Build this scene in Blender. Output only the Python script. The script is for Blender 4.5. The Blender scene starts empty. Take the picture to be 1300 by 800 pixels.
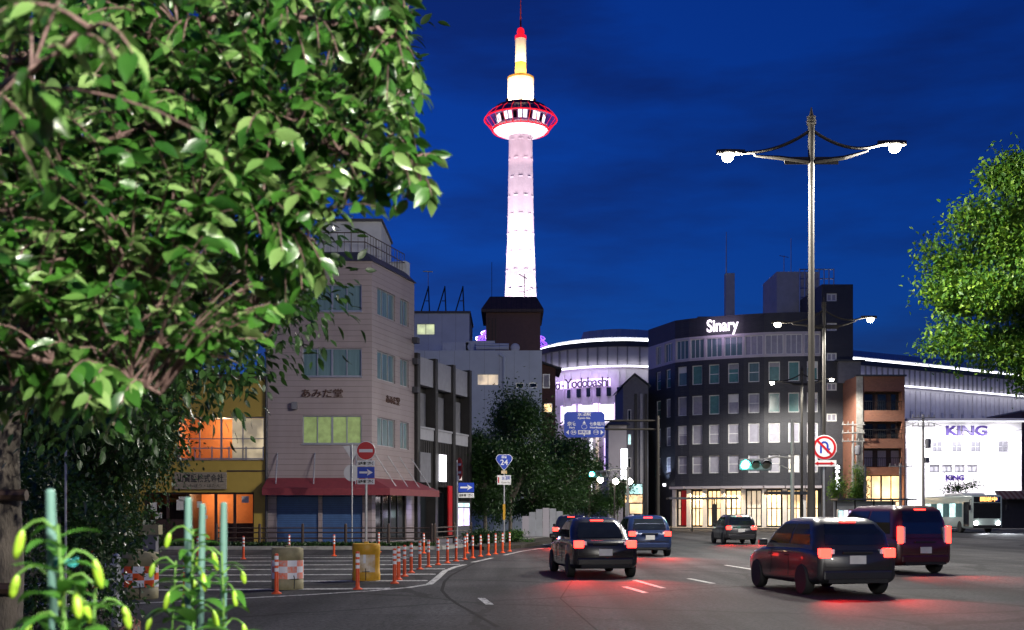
import bpy, math, random
import numpy as np
from mathutils import Vector, Matrix

S = bpy.context.scene
COL = S.collection
R = math.radians
random.seed(7)
rng = np.random.default_rng(7)

# ------------------------------------------------------------------ camera
EYE = 1.6
FPX = 1500.0            # focal length in photo pixels (1300 wide)
HZ = 651.0              # horizon row in the photo
cam_d = bpy.data.cameras.new("camera")
cam = bpy.data.objects.new("camera", cam_d); COL.objects.link(cam)
cam.location = (0, 0, EYE); cam.rotation_euler = (R(90), 0, 0)
cam_d.sensor_width = 36.0; cam_d.lens = 36.0 * FPX / 1300.0
cam_d.shift_y = (HZ - 400.0) / 1300.0
cam_d.clip_start = 0.05; cam_d.clip_end = 6000
cam_d.dof.use_dof = True; cam_d.dof.focus_distance = 40.0; cam_d.dof.aperture_fstop = 5.0
S.camera = cam

# ------------------------------------------------------------------ dusk sky
SUN_EL, SUN_ROT = R(1.0), R(-60)
W = bpy.data.worlds.new("World"); S.world = W; W.use_nodes = True
nt = W.node_tree; nt.nodes.clear()
out = nt.nodes.new("ShaderNodeOutputWorld"); bg = nt.nodes.new("ShaderNodeBackground")
sky = nt.nodes.new("ShaderNodeTexSky"); sky.sky_type = 'NISHITA'; sky.sun_disc = False
sky.sun_elevation = SUN_EL; sky.sun_rotation = SUN_ROT; sky.ozone_density = 6.0; sky.dust_density = 0.4
hsv = nt.nodes.new("ShaderNodeHueSaturation"); hsv.inputs["Saturation"].default_value = 1.0
tint = nt.nodes.new("ShaderNodeMix"); tint.data_type = 'RGBA'; tint.blend_type = 'MULTIPLY'; tint.inputs[0].default_value = 1.0
tint.inputs[7].default_value = (1.0, 1.28, 2.45, 1)
tc = nt.nodes.new("ShaderNodeTexCoord"); mp = nt.nodes.new("ShaderNodeMapping")
mp.inputs["Scale"].default_value = (1.6, 1.6, 7.0)
nz = nt.nodes.new("ShaderNodeTexNoise"); nz.inputs["Scale"].default_value = 2.2; nz.inputs["Detail"].default_value = 6; nz.inputs["Roughness"].default_value = 0.55
cr = nt.nodes.new("ShaderNodeValToRGB")
cr.color_ramp.elements[0].position = 0.42; cr.color_ramp.elements[0].color = (1.12, 1.08, 1.06, 1)
cr.color_ramp.elements[1].position = 0.64; cr.color_ramp.elements[1].color = (1.5, 0.62, 0.60, 1)
cl = nt.nodes.new("ShaderNodeMix"); cl.data_type = 'RGBA'; cl.blend_type = 'MULTIPLY'; cl.inputs[0].default_value = 1.0
L = nt.links.new
L(sky.outputs[0], hsv.inputs["Color"]); L(hsv.outputs[0], tint.inputs[6])
L(tc.outputs["Generated"], mp.inputs[0]); L(mp.outputs[0], nz.inputs["Vector"]); L(nz.outputs[0], cr.inputs[0])
L(tint.outputs[2], cl.inputs[6]); L(cr.outputs[0], cl.inputs[7]); L(cl.outputs[2], bg.inputs[0]); L(bg.outputs[0], out.inputs[0])
bg.inputs[1].default_value = 0.15

# faint afterglow of the set sun
sd = bpy.data.lights.new("sun", 'SUN'); sd.energy = 0.03; sd.angle = R(10); sd.color = (1.0, 0.85, 0.75)
sun = bpy.data.objects.new("sun", sd); COL.objects.link(sun)
sun.rotation_euler = (R(86), 0, R(-60))

S.render.engine = 'CYCLES'
S.view_settings.view_transform = 'Standard'; S.view_settings.look = 'None'
S.view_settings.exposure = 0.0; S.view_settings.gamma = 1.0; S.view_settings.use_curve_mapping = False
S.cycles.use_denoising = True; S.cycles.max_bounces = 5; S.cycles.diffuse_bounces = 2; S.cycles.glossy_bounces = 3
S.cycles.transparent_max_bounces = 8; S.cycles.sample_clamp_indirect = 4.0; S.cycles.caustics_reflective = False; S.cycles.caustics_refractive = False

# ------------------------------------------------------------------ helpers
def P(px, py, y):
    """World point whose photo pixel is (px, py) at distance y."""
    return Vector(((px - 650.0) / FPX * y, y, EYE + (HZ - py) / FPX * y))
def G(px, py):
    y = EYE * FPX / (py - HZ)
    return Vector(((px - 650.0) / FPX * y, y, 0))
def Xp(px, y): return (px - 650.0) / FPX * y
def Zp(py, y): return EYE + (HZ - py) / FPX * y

class MB:
    def __init__(s): s.v = []; s.f = []; s.m = []
    def add(s, vs, fs, mi=0):
        b = len(s.v); s.v += [tuple(p) for p in vs]
        s.f += [tuple(b + i for i in f) for f in fs]; s.m += [mi] * len(fs); return s
    def box(s, x0, x1, y0, y1, z0, z1, mi=0, rz=0, c=None):
        vs = [Vector((x, y, z)) for z in (z0, z1) for x, y in ((x0, y0), (x1, y0), (x1, y1), (x0, y1))]
        if rz:
            c = Vector(c) if c else Vector(((x0 + x1) / 2, (y0 + y1) / 2, 0))
            M = Matrix.Rotation(rz, 3, 'Z'); vs = [M @ (p - c) + c for p in vs]
        return s.add(vs, [(3, 2, 1, 0), (4, 5, 6, 7), (0, 1, 5, 4), (1, 2, 6, 5), (2, 3, 7, 6), (3, 0, 4, 7)], mi)
    def obox(s, o, dx, n, x0, x1, d0, d1, z0, z1, mi=0):
        """box on a wall frame: x along dx, d outwards along n."""
        vs = [o + dx * x + n * d + Vector((0, 0, z)) for z in (z0, z1) for x, d in ((x0, d1), (x1, d1), (x1, d0), (x0, d0))]
        return s.add(vs, [(3, 2, 1, 0), (4, 5, 6, 7), (0, 1, 5, 4), (1, 2, 6, 5), (2, 3, 7, 6), (3, 0, 4, 7)], mi)
    def tube(s, pts, rs, n=8, mi=0, cap=True):
        pts = [Vector(p) for p in pts]
        if not isinstance(rs, (list, tuple)): rs = [rs] * len(pts)
        rings = []; up = None
        for i, p in enumerate(pts):
            d = (pts[min(i + 1, len(pts) - 1)] - pts[max(i - 1, 0)])
            d = d.normalized() if d.length > 1e-9 else Vector((0, 0, 1))
            if up is None: up = d.orthogonal().normalized()
            up = (up - d * up.dot(d)); up = up.normalized() if up.length > 1e-6 else d.orthogonal().normalized()
            w = d.cross(up)
            rings.append([p + (up * math.cos(2 * math.pi * k / n) + w * math.sin(2 * math.pi * k / n)) * rs[i] for k in range(n)])
        vs = [q for r in rings for q in r]
        fs = [(i * n + k, i * n + (k + 1) % n, (i + 1) * n + (k + 1) % n, (i + 1) * n + k) for i in range(len(pts) - 1) for k in range(n)]
        if cap: fs += [tuple(range(n - 1, -1, -1)), tuple((len(pts) - 1) * n + k for k in range(n))]
        return s.add(vs, fs, mi)
    def lathe(s, prof, n=24, c=(0, 0, 0), mi=0, pick=None, cap=True, axis='Z'):
        b = len(s.v); c = Vector(c)
        for r, z in prof:
            for k in range(n):
                a = 2 * math.pi * k / n
                q = Vector((r * math.cos(a), r * math.sin(a), z))
                if axis == 'Y': q = Vector((q.x, q.z, q.y))
                if axis == 'X': q = Vector((q.z, q.y, q.x))
                s.v.append(tuple(c + q))
        for i in range(len(prof) - 1):
            for k in range(n):
                s.f.append((b + i * n + k, b + i * n + (k + 1) % n, b + (i + 1) * n + (k + 1) % n, b + (i + 1) * n + k))
                s.m.append(pick(i, k) if pick else mi)
        if cap:
            s.f.append(tuple(b + k for k in range(n - 1, -1, -1))); s.m.append(pick(0, -1) if pick else mi)
            s.f.append(tuple(b + (len(prof) - 1) * n + k for k in range(n))); s.m.append(pick(len(prof) - 2, -1) if pick else mi)
        return s
    def prism(s, poly, z0, z1, mi=0):
        n = len(poly)
        vs = [(p[0], p[1], z0) for p in poly] + [(p[0], p[1], z1) for p in poly]
        fs = [tuple(range(n - 1, -1, -1)), tuple(range(n, 2 * n))] + [(i, (i + 1) % n, n + (i + 1) % n, n + i) for i in range(n)]
        return s.add(vs, fs, mi)
    def sheet(s, poly, z, mi=0):
        return s.add([(p[0], p[1], z) for p in poly], [tuple(range(len(poly)))], mi)
    def loft(s, rings, mi=0, cap=True):
        n = len(rings[0]); vs = [q for r in rings for q in r]
        fs = [(i * n + k, i * n + (k + 1) % n, (i + 1) * n + (k + 1) % n, (i + 1) * n + k) for i in range(len(rings) - 1) for k in range(n)]
        if cap: fs += [tuple(range(n - 1, -1, -1)), tuple((len(rings) - 1) * n + k for k in range(n))]
        return s.add(vs, fs, mi)
    def facade(s, o, dx, Wd, H, ops, depth, mi=0, z0=0.0, rev=None):
        """wall sheet with real openings and reveals; n = outward normal."""
        n = Vector((dx.y, -dx.x, 0)); rev = mi if rev is None else rev
        xs = sorted({0.0, Wd, *[a for q in ops for a in q[:2]]}); zs = sorted({z0, H, *[a for q in ops for a in q[2:4]]})
        for i in range(len(xs) - 1):
            for j in range(len(zs) - 1):
                cx, cz = (xs[i] + xs[i + 1]) / 2, (zs[j] + zs[j + 1]) / 2
                if any(q[0] < cx < q[1] and q[2] < cz < q[3] for q in ops): continue
                s.add([o + dx * x + Vector((0, 0, z)) for x, z in ((xs[i], zs[j]), (xs[i + 1], zs[j]), (xs[i + 1], zs[j + 1]), (xs[i], zs[j + 1]))], [(0, 1, 2, 3)], mi)
        for x0, x1, a, b in [q[:4] for q in ops]:
            f = lambda x, z, d: o + dx * x - n * d + Vector((0, 0, z))
            for (p, q) in (((x0, a), (x0, b)), ((x0, b), (x1, b)), ((x1, b), (x1, a)), ((x1, a), (x0, a))):
                s.add([f(*p, 0), f(*q, 0), f(*q, depth), f(*p, depth)], [(0, 1, 2, 3)], rev)
        return s
    def build(s, name, mats, parent=None, smooth=False, bevel=0, loc=None):
        me = bpy.data.meshes.new(name); me.from_pydata(s.v, [], s.f); 
        mats = mats if isinstance(mats, (list, tuple)) else [mats]
        for m in mats: me.materials.append(m)
        if len(mats) > 1: me.polygons.foreach_set("material_index", s.m)
        if smooth:
            me.polygons.foreach_set("use_smooth", [True] * len(s.f))
            try: me.set_sharp_from_angle(angle=R(40))
            except Exception: pass
        me.update()
        o = bpy.data.objects.new(name, me); COL.objects.link(o)
        if parent: o.parent = parent
        if loc is not None: o.location = loc
        if bevel:
            b = o.modifiers.new("bevel", 'BEVEL'); b.width = bevel; b.segments = 2; b.limit_method = 'ANGLE'
        return o

def tag(o, label=None, cat=None, group=None, kind=None):
    if label: o["label"] = label
    if cat: o["category"] = cat
    if group: o["group"] = group
    if kind: o["kind"] = kind
    return o
def thing(name, label, cat, loc=(0, 0, 0), rz=0, group=None):
    o = bpy.data.objects.new(name, None); COL.objects.link(o); o.empty_display_size = 0.2
    o.location = loc; o.rotation_euler = (0, 0, rz); return tag(o, label, cat, group)
def struct(mb, name, mat, **k): return tag(mb.build(name, mat, **k), kind="structure")
def dup(root, loc=None, rz=None, label=None, parent=None):
    c = root.copy(); COL.objects.link(c); c.parent = parent
    if loc is not None: c.location = loc
    if rz is not None: c.rotation_euler = (0, 0, rz)
    if label: c["label"] = label
    for ch in list(root.children): dup(ch, parent=c)
    return c
def np_mesh(name, V, F, mat, parent=None, smooth=False):
    me = bpy.data.meshes.new(name); F = np.asarray(F, dtype=np.int32); nf, k = F.shape
    me.vertices.add(len(V)); me.vertices.foreach_set("co", np.asarray(V, dtype=np.float32).ravel())
    me.loops.add(nf * k); me.loops.foreach_set("vertex_index", F.ravel())
    me.polygons.add(nf); me.polygons.foreach_set("loop_start", np.arange(0, nf * k, k, dtype=np.int32))
    if smooth: me.polygons.foreach_set("use_smooth", np.ones(nf, dtype=bool))
    me.update(calc_edges=True); me.materials.append(mat)
    o = bpy.data.objects.new(name, me); COL.objects.link(o)
    if parent: o.parent = parent
    return o
def lamp(kind, name, loc, energy, color=(1, 1, 1), size=0.3, aim=None, angle=160, blend=0.6, parent=None, sy=None):
    d = bpy.data.lights.new(name, kind); d.energy = energy; d.color = color
    if kind == 'SPOT': d.spot_size = R(angle); d.spot_blend = blend; d.shadow_soft_size = size
    elif kind == 'POINT': d.shadow_soft_size = size
    elif kind == 'AREA':
        d.size = size
        if sy: d.shape = 'RECTANGLE'; d.size_y = sy
    o = bpy.data.objects.new(name, d); COL.objects.link(o); o.location = loc
    if aim is not None: o.rotation_euler = (Vector(aim) - Vector(loc)).to_track_quat('-Z', 'Y').to_euler()
    if parent: o.parent = parent
    return o
def text(name, body, size, mat, parent, loc, dx=Vector((1, 0, 0)), ext=0.01, width=None, align='CENTER', bold=0.0, shear=0.0):
    """lettering standing upright on a wall whose direction is dx."""
    c = bpy.data.curves.new(name, 'FONT'); c.body = body; c.size = size; c.extrude = ext; c.align_x = align; c.align_y = 'CENTER'; c.offset = bold; c.shear = shear
    t = bpy.data.objects.new(name, c); COL.objects.link(t); bpy.context.view_layer.update()
    me = bpy.data.meshes.new_from_object(t.evaluated_get(bpy.context.evaluated_depsgraph_get()))
    bpy.data.objects.remove(t); me.name = name
    me.materials.clear(); me.materials.append(mat)
    if len(me.vertices):
        co = np.empty(len(me.vertices) * 3); me.vertices.foreach_get("co", co); co = co.reshape(-1, 3)
        if width: co[:, 0] *= width / max(1e-6, np.ptp(co[:, 0]))
        dx = Vector(dx).normalized(); n = Vector((dx.y, -dx.x, 0))
        q = np.outer(co[:, 0], dx) + np.outer(co[:, 1], (0, 0, 1)) + np.outer(co[:, 2], n)
        me.vertices.foreach_set("co", q.ravel())
    o = bpy.data.objects.new(name, me); COL.objects.link(o); o.location = loc
    if parent: o.parent = parent
    return o

# ------------------------------------------------------------------ materials
def mat(name, col, rough=0.6, metal=0.0, var=0.15, scale=3.0, bump=0.0, bscale=None, spec=0.5, coat=0.0, stretch=None, dirt=None):
    m = bpy.data.materials.new(name); m.use_nodes = True; t = m.node_tree; b = t.nodes["Principled BSDF"]
    b.inputs["Roughness"].default_value = rough; b.inputs["Metallic"].default_value = metal
    b.inputs["Specular IOR Level"].default_value = spec; b.inputs["Coat Weight"].default_value = coat
    tc = t.nodes.new("ShaderNodeTexCoord"); vec = tc.outputs["Object"]
    if stretch:
        mp = t.nodes.new("ShaderNodeMapping"); mp.inputs["Scale"].default_value = stretch; t.links.new(vec, mp.inputs[0]); vec = mp.outputs[0]
    n = t.nodes.new("ShaderNodeTexNoise"); n.inputs["Scale"].default_value = scale; n.inputs["Detail"].default_value = 6; n.inputs["Roughness"].default_value = 0.6
    t.links.new(vec, n.inputs["Vector"])
    r = t.nodes.new("ShaderNodeValToRGB"); e = r.color_ramp.elements
    e[0].position = 0.3; e[1].position = 0.7
    e[0].color = (*[c * (1 - var) for c in col], 1); e[1].color = (*[min(1, c * (1 + var)) for c in col], 1)
    if dirt: e[0].color = (*dirt, 1)
    t.links.new(n.outputs[0], r.inputs[0]); t.links.new(r.outputs[0], b.inputs["Base Color"])
    if bump:
        n2 = t.nodes.new("ShaderNodeTexNoise"); n2.inputs["Scale"].default_value = bscale or scale * 8; n2.inputs["Detail"].default_value = 4
        t.links.new(vec, n2.inputs["Vector"])
        bp = t.nodes.new("ShaderNodeBump"); bp.inputs["Strength"].default_value = bump; bp.inputs["Distance"].default_value = 0.02
        t.links.new(n2.outputs[0], bp.inputs["Height"]); t.links.new(bp.outputs[0], b.inputs["Normal"])
    m["ramp"] = r.name
    return m
def emit(name, col, strength, base=(0.8, 0.8, 0.8), var=0.0, scale=2.0):
    m = bpy.data.materials.new(name); m.use_nodes = True; t = m.node_tree; b = t.nodes["Principled BSDF"]
    b.inputs["Base Color"].default_value = (*base, 1); b.inputs["Emission Color"].default_value = (*col, 1)
    b.inputs["Emission Strength"].default_value = strength; b.inputs["Roughness"].default_value = 0.3
    if var:
        tc = t.nodes.new("ShaderNodeTexCoord"); n = t.nodes.new("ShaderNodeTexNoise"); n.inputs["Scale"].default_value = scale; n.inputs["Detail"].default_value = 3
        t.links.new(tc.outputs["Object"], n.inputs["Vector"])
        mr = t.nodes.new("ShaderNodeMapRange"); mr.inputs[1].default_value = 0.35; mr.inputs[2].default_value = 0.65
        mr.inputs[3].default_value = strength * (1 - var); mr.inputs[4].default_value = strength * (1 + var)
        t.links.new(n.outputs[0], mr.inputs[0]); t.links.new(mr.outputs[0], b.inputs["Emission Strength"])
    return m
def lines(m, axis, period, width, dark, bumpd=0.02, strength=0.8):
    """add straight joints (siding, slats, shutters) across one object axis."""
    t = m.node_tree; b = t.nodes["Principled BSDF"]; r = t.nodes[m["ramp"]]
    tc = t.nodes.new("ShaderNodeTexCoord"); sx = t.nodes.new("ShaderNodeSeparateXYZ"); t.links.new(tc.outputs["Object"], sx.inputs[0])
    def M(op, a, v=None):
        n = t.nodes.new("ShaderNodeMath"); n.operation = op; t.links.new(a, n.inputs[0])
        if v is not None: n.inputs[1].default_value = v
        return n.outputs[0]
    fr = M('FRACT', M('DIVIDE', sx.outputs[axis], period)); lt = M('LESS_THAN', fr, width)
    mx = t.nodes.new("ShaderNodeMix"); mx.data_type = 'RGBA'; t.links.new(lt, mx.inputs[0]); t.links.new(r.outputs[0], mx.inputs[6]); mx.inputs[7].default_value = (*dark, 1)
    t.links.new(mx.outputs[2], b.inputs["Base Color"])
    bp = t.nodes.new("ShaderNodeBump"); bp.inputs["Strength"].default_value = strength; bp.inputs["Distance"].default_value = bumpd
    t.links.new(fr, bp.inputs["Height"]); t.links.new(bp.outputs[0], b.inputs["Normal"])
    return m
def bricks(name, c1, c2, mortar, scale, rough=0.7, w=0.5, h=0.25):
    m = bpy.data.materials.new(name); m.use_nodes = True; t = m.node_tree; b = t.nodes["Principled BSDF"]; b.inputs["Roughness"].default_value = rough
    tc = t.nodes.new("ShaderNodeTexCoord"); sx = t.nodes.new("ShaderNodeSeparateXYZ"); t.links.new(tc.outputs["Object"], sx.inputs[0])
    ad = t.nodes.new("ShaderNodeMath"); t.links.new(sx.outputs[0], ad.inputs[0]); t.links.new(sx.outputs[1], ad.inputs[1])
    cx = t.nodes.new("ShaderNodeCombineXYZ"); t.links.new(ad.outputs[0], cx.inputs[0]); t.links.new(sx.outputs[2], cx.inputs[1])
    br = t.nodes.new("ShaderNodeTexBrick"); br.inputs["Scale"].default_value = scale; br.inputs["Brick Width"].default_value = w; br.inputs["Row Height"].default_value = h
    br.inputs["Mortar Size"].default_value = 0.02
    br.inputs["Color1"].default_value = (*c1, 1); br.inputs["Color2"].default_value = (*c2, 1); br.inputs["Mortar"].default_value = (*mortar, 1)
    t.links.new(cx.outputs[0], br.inputs["Vector"]); t.links.new(br.outputs[0], b.inputs["Base Color"])
    bp = t.nodes.new("ShaderNodeBump"); bp.inputs["Strength"].default_value = 0.4; bp.inputs["Distance"].default_value = 0.02; bp.invert = True
    t.links.new(br.outputs["Fac"], bp.inputs["Height"]); t.links.new(bp.outputs[0], b.inputs["Normal"])
    return m
def leafmat(name, c0, c1, c2, trans=0.25, rough=0.38, spec=0.5):
    m = bpy.data.materials.new(name); m.use_nodes = True; t = m.node_tree; b = t.nodes["Principled BSDF"]
    b.inputs["Roughness"].default_value = rough; b.inputs["Specular IOR Level"].default_value = spec
    g = t.nodes.new("ShaderNodeNewGeometry"); r = t.nodes.new("ShaderNodeValToRGB"); e = r.color_ramp.elements
    e[0].color = (*c0, 1); e[1].color = (*c2, 1); x = e.new(0.55); x.color = (*c1, 1)
    t.links.new(g.outputs["Random Per Island"], r.inputs[0]); t.links.new(r.outputs[0], b.inputs["Base Color"])
    tr = t.nodes.new("ShaderNodeBsdfTranslucent"); t.links.new(r.outputs[0], tr.inputs[0])
    mx = t.nodes.new("ShaderNodeMixShader"); mx.inputs[0].default_value = trans
    o = t.nodes["Material Output"]; t.links.new(b.outputs[0], mx.inputs[1]); t.links.new(tr.outputs[0], mx.inputs[2]); t.links.new(mx.outputs[0], o.inputs[0])
    return m
def glassmat(name, tintc=(0.9, 0.95, 0.95), refl=0.12):
    m = bpy.data.materials.new(name); m.use_nodes = True; t = m.node_tree; t.nodes.remove(t.nodes["Principled BSDF"])
    tr = t.nodes.new("ShaderNodeBsdfTransparent"); tr.inputs[0].default_value = (*tintc, 1)
    gl = t.nodes.new("ShaderNodeBsdfGlossy"); gl.inputs["Roughness"].default_value = 0.02
    fr = t.nodes.new("ShaderNodeFresnel"); fr.inputs[0].default_value = 1.5
    mx = t.nodes.new("ShaderNodeMixShader"); t.links.new(fr.outputs[0], mx.inputs[0]); t.links.new(tr.outputs[0], mx.inputs[1]); t.links.new(gl.outputs[0], mx.inputs[2])
    t.links.new(mx.outputs[0], t.nodes["Material Output"].inputs[0]); return m

def asphalt():
    m = mat("asphalt", (0.042, 0.042, 0.045), 0.8, var=0.3, scale=0.35, spec=0.1)
    t = m.node_tree; b = t.nodes["Principled BSDF"]; r = t.nodes[m["ramp"]]
    tc = t.nodes.new("ShaderNodeTexCoord")
    n = t.nodes.new("ShaderNodeTexNoise"); n.inputs["Scale"].default_value = 13; n.inputs["Detail"].default_value = 8; n.inputs["Roughness"].default_value = 0.85
    t.links.new(tc.outputs["Object"], n.inputs["Vector"])
    c = t.nodes.new("ShaderNodeValToRGB"); c.color_ramp.elements[0].position = 0.38; c.color_ramp.elements[0].color = (0.3, 0.3, 0.3, 1)
    c.color_ramp.elements[1].position = 0.68; c.color_ramp.elements[1].color = (2.6, 2.6, 2.6, 1)
    t.links.new(n.outputs[0], c.inputs[0])
    mx = t.nodes.new("ShaderNodeMix"); mx.data_type = 'RGBA'; mx.blend_type = 'MULTIPLY'; mx.inputs[0].default_value = 1
    # worn wheel tracks along the lanes and larger stains
    mp = t.nodes.new("ShaderNodeMapping"); mp.inputs["Scale"].default_value = (0.75, 0.035, 1); mp.inputs["Rotation"].default_value = (0, 0, 0.08); t.links.new(tc.outputs["Object"], mp.inputs[0])
    tn = t.nodes.new("ShaderNodeTexNoise"); tn.inputs["Scale"].default_value = 1.0; tn.inputs["Detail"].default_value = 5; t.links.new(mp.outputs[0], tn.inputs["Vector"])
    tr = t.nodes.new("ShaderNodeValToRGB"); tr.color_ramp.elements[0].position = 0.36; tr.color_ramp.elements[0].color = (0.55, 0.55, 0.55, 1); tr.color_ramp.elements[1].position = 0.64; tr.color_ramp.elements[1].color = (1.35, 1.33, 1.3, 1)
    t.links.new(tn.outputs[0], tr.inputs[0])
    m0 = t.nodes.new("ShaderNodeMix"); m0.data_type = 'RGBA'; m0.blend_type = 'MULTIPLY'; m0.inputs[0].default_value = 1
    t.links.new(r.outputs[0], m0.inputs[6]); t.links.new(tr.outputs[0], m0.inputs[7])
    t.links.new(m0.outputs[2], mx.inputs[6]); t.links.new(c.outputs[0], mx.inputs[7])
    # repair seams and cracks
    v = t.nodes.new("ShaderNodeTexVoronoi"); v.feature = 'DISTANCE_TO_EDGE'; v.inputs["Scale"].default_value = 0.22
    wn = t.nodes.new("ShaderNodeTexNoise"); wn.inputs["Scale"].default_value = 1.2; wn.inputs["Detail"].default_value = 5
    t.links.new(tc.outputs["Object"], wn.inputs["Vector"])
    wm = t.nodes.new("ShaderNodeMix"); wm.data_type = 'RGBA'; wm.inputs[0].default_value = 0.35
    t.links.new(tc.outputs["Object"], wm.inputs[6]); t.links.new(wn.outputs["Color"], wm.inputs[7]); t.links.new(wm.outputs[2], v.inputs["Vector"])
    lt = t.nodes.new("ShaderNodeMath"); lt.operation = 'LESS_THAN'; lt.inputs[1].default_value = 0.011; t.links.new(v.outputs[0], lt.inputs[0])
    ml = t.nodes.new("ShaderNodeMath"); ml.operation = 'MULTIPLY'; ml.inputs[1].default_value = 0.6; t.links.new(lt.outputs[0], ml.inputs[0])
    m2 = t.nodes.new("ShaderNodeMix"); m2.data_type = 'RGBA'; t.links.new(ml.outputs[0], m2.inputs[0]); t.links.new(mx.outputs[2], m2.inputs[6]); m2.inputs[7].default_value = (0.015, 0.015, 0.016, 1)
    t.links.new(m2.outputs[2], b.inputs["Base Color"])
    bp = t.nodes.new("ShaderNodeBump"); bp.inputs["Strength"].default_value = 0.5; bp.inputs["Distance"].default_value = 0.008
    t.links.new(n.outputs[0], bp.inputs["Height"]); t.links.new(bp.outputs[0], b.inputs["Normal"])
    return m
def paint_worn():
    m = mat("road_paint", (0.72, 0.72, 0.7), 0.6, var=0.1, scale=4)
    t = m.node_tree; b = t.nodes["Principled BSDF"]
    tc = t.nodes.new("ShaderNodeTexCoord"); n = t.nodes.new("ShaderNodeTexNoise"); n.inputs["Scale"].default_value = 9; n.inputs["Detail"].default_value = 8; n.inputs["Roughness"].default_value = 0.75
    t.links.new(tc.outputs["Object"], n.inputs["Vector"])
    r = t.nodes.new("ShaderNodeValToRGB"); r.color_ramp.elements[0].position = 0.42; r.color_ramp.elements[1].position = 0.58
    r.color_ramp.elements[0].color = (0.07, 0.07, 0.07, 1); r.color_ramp.elements[1].color = (0.7, 0.7, 0.68, 1)
    t.links.new(n.outputs[0], r.inputs[0]); t.links.new(r.outputs[0], b.inputs["Base Color"]); return m

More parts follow.
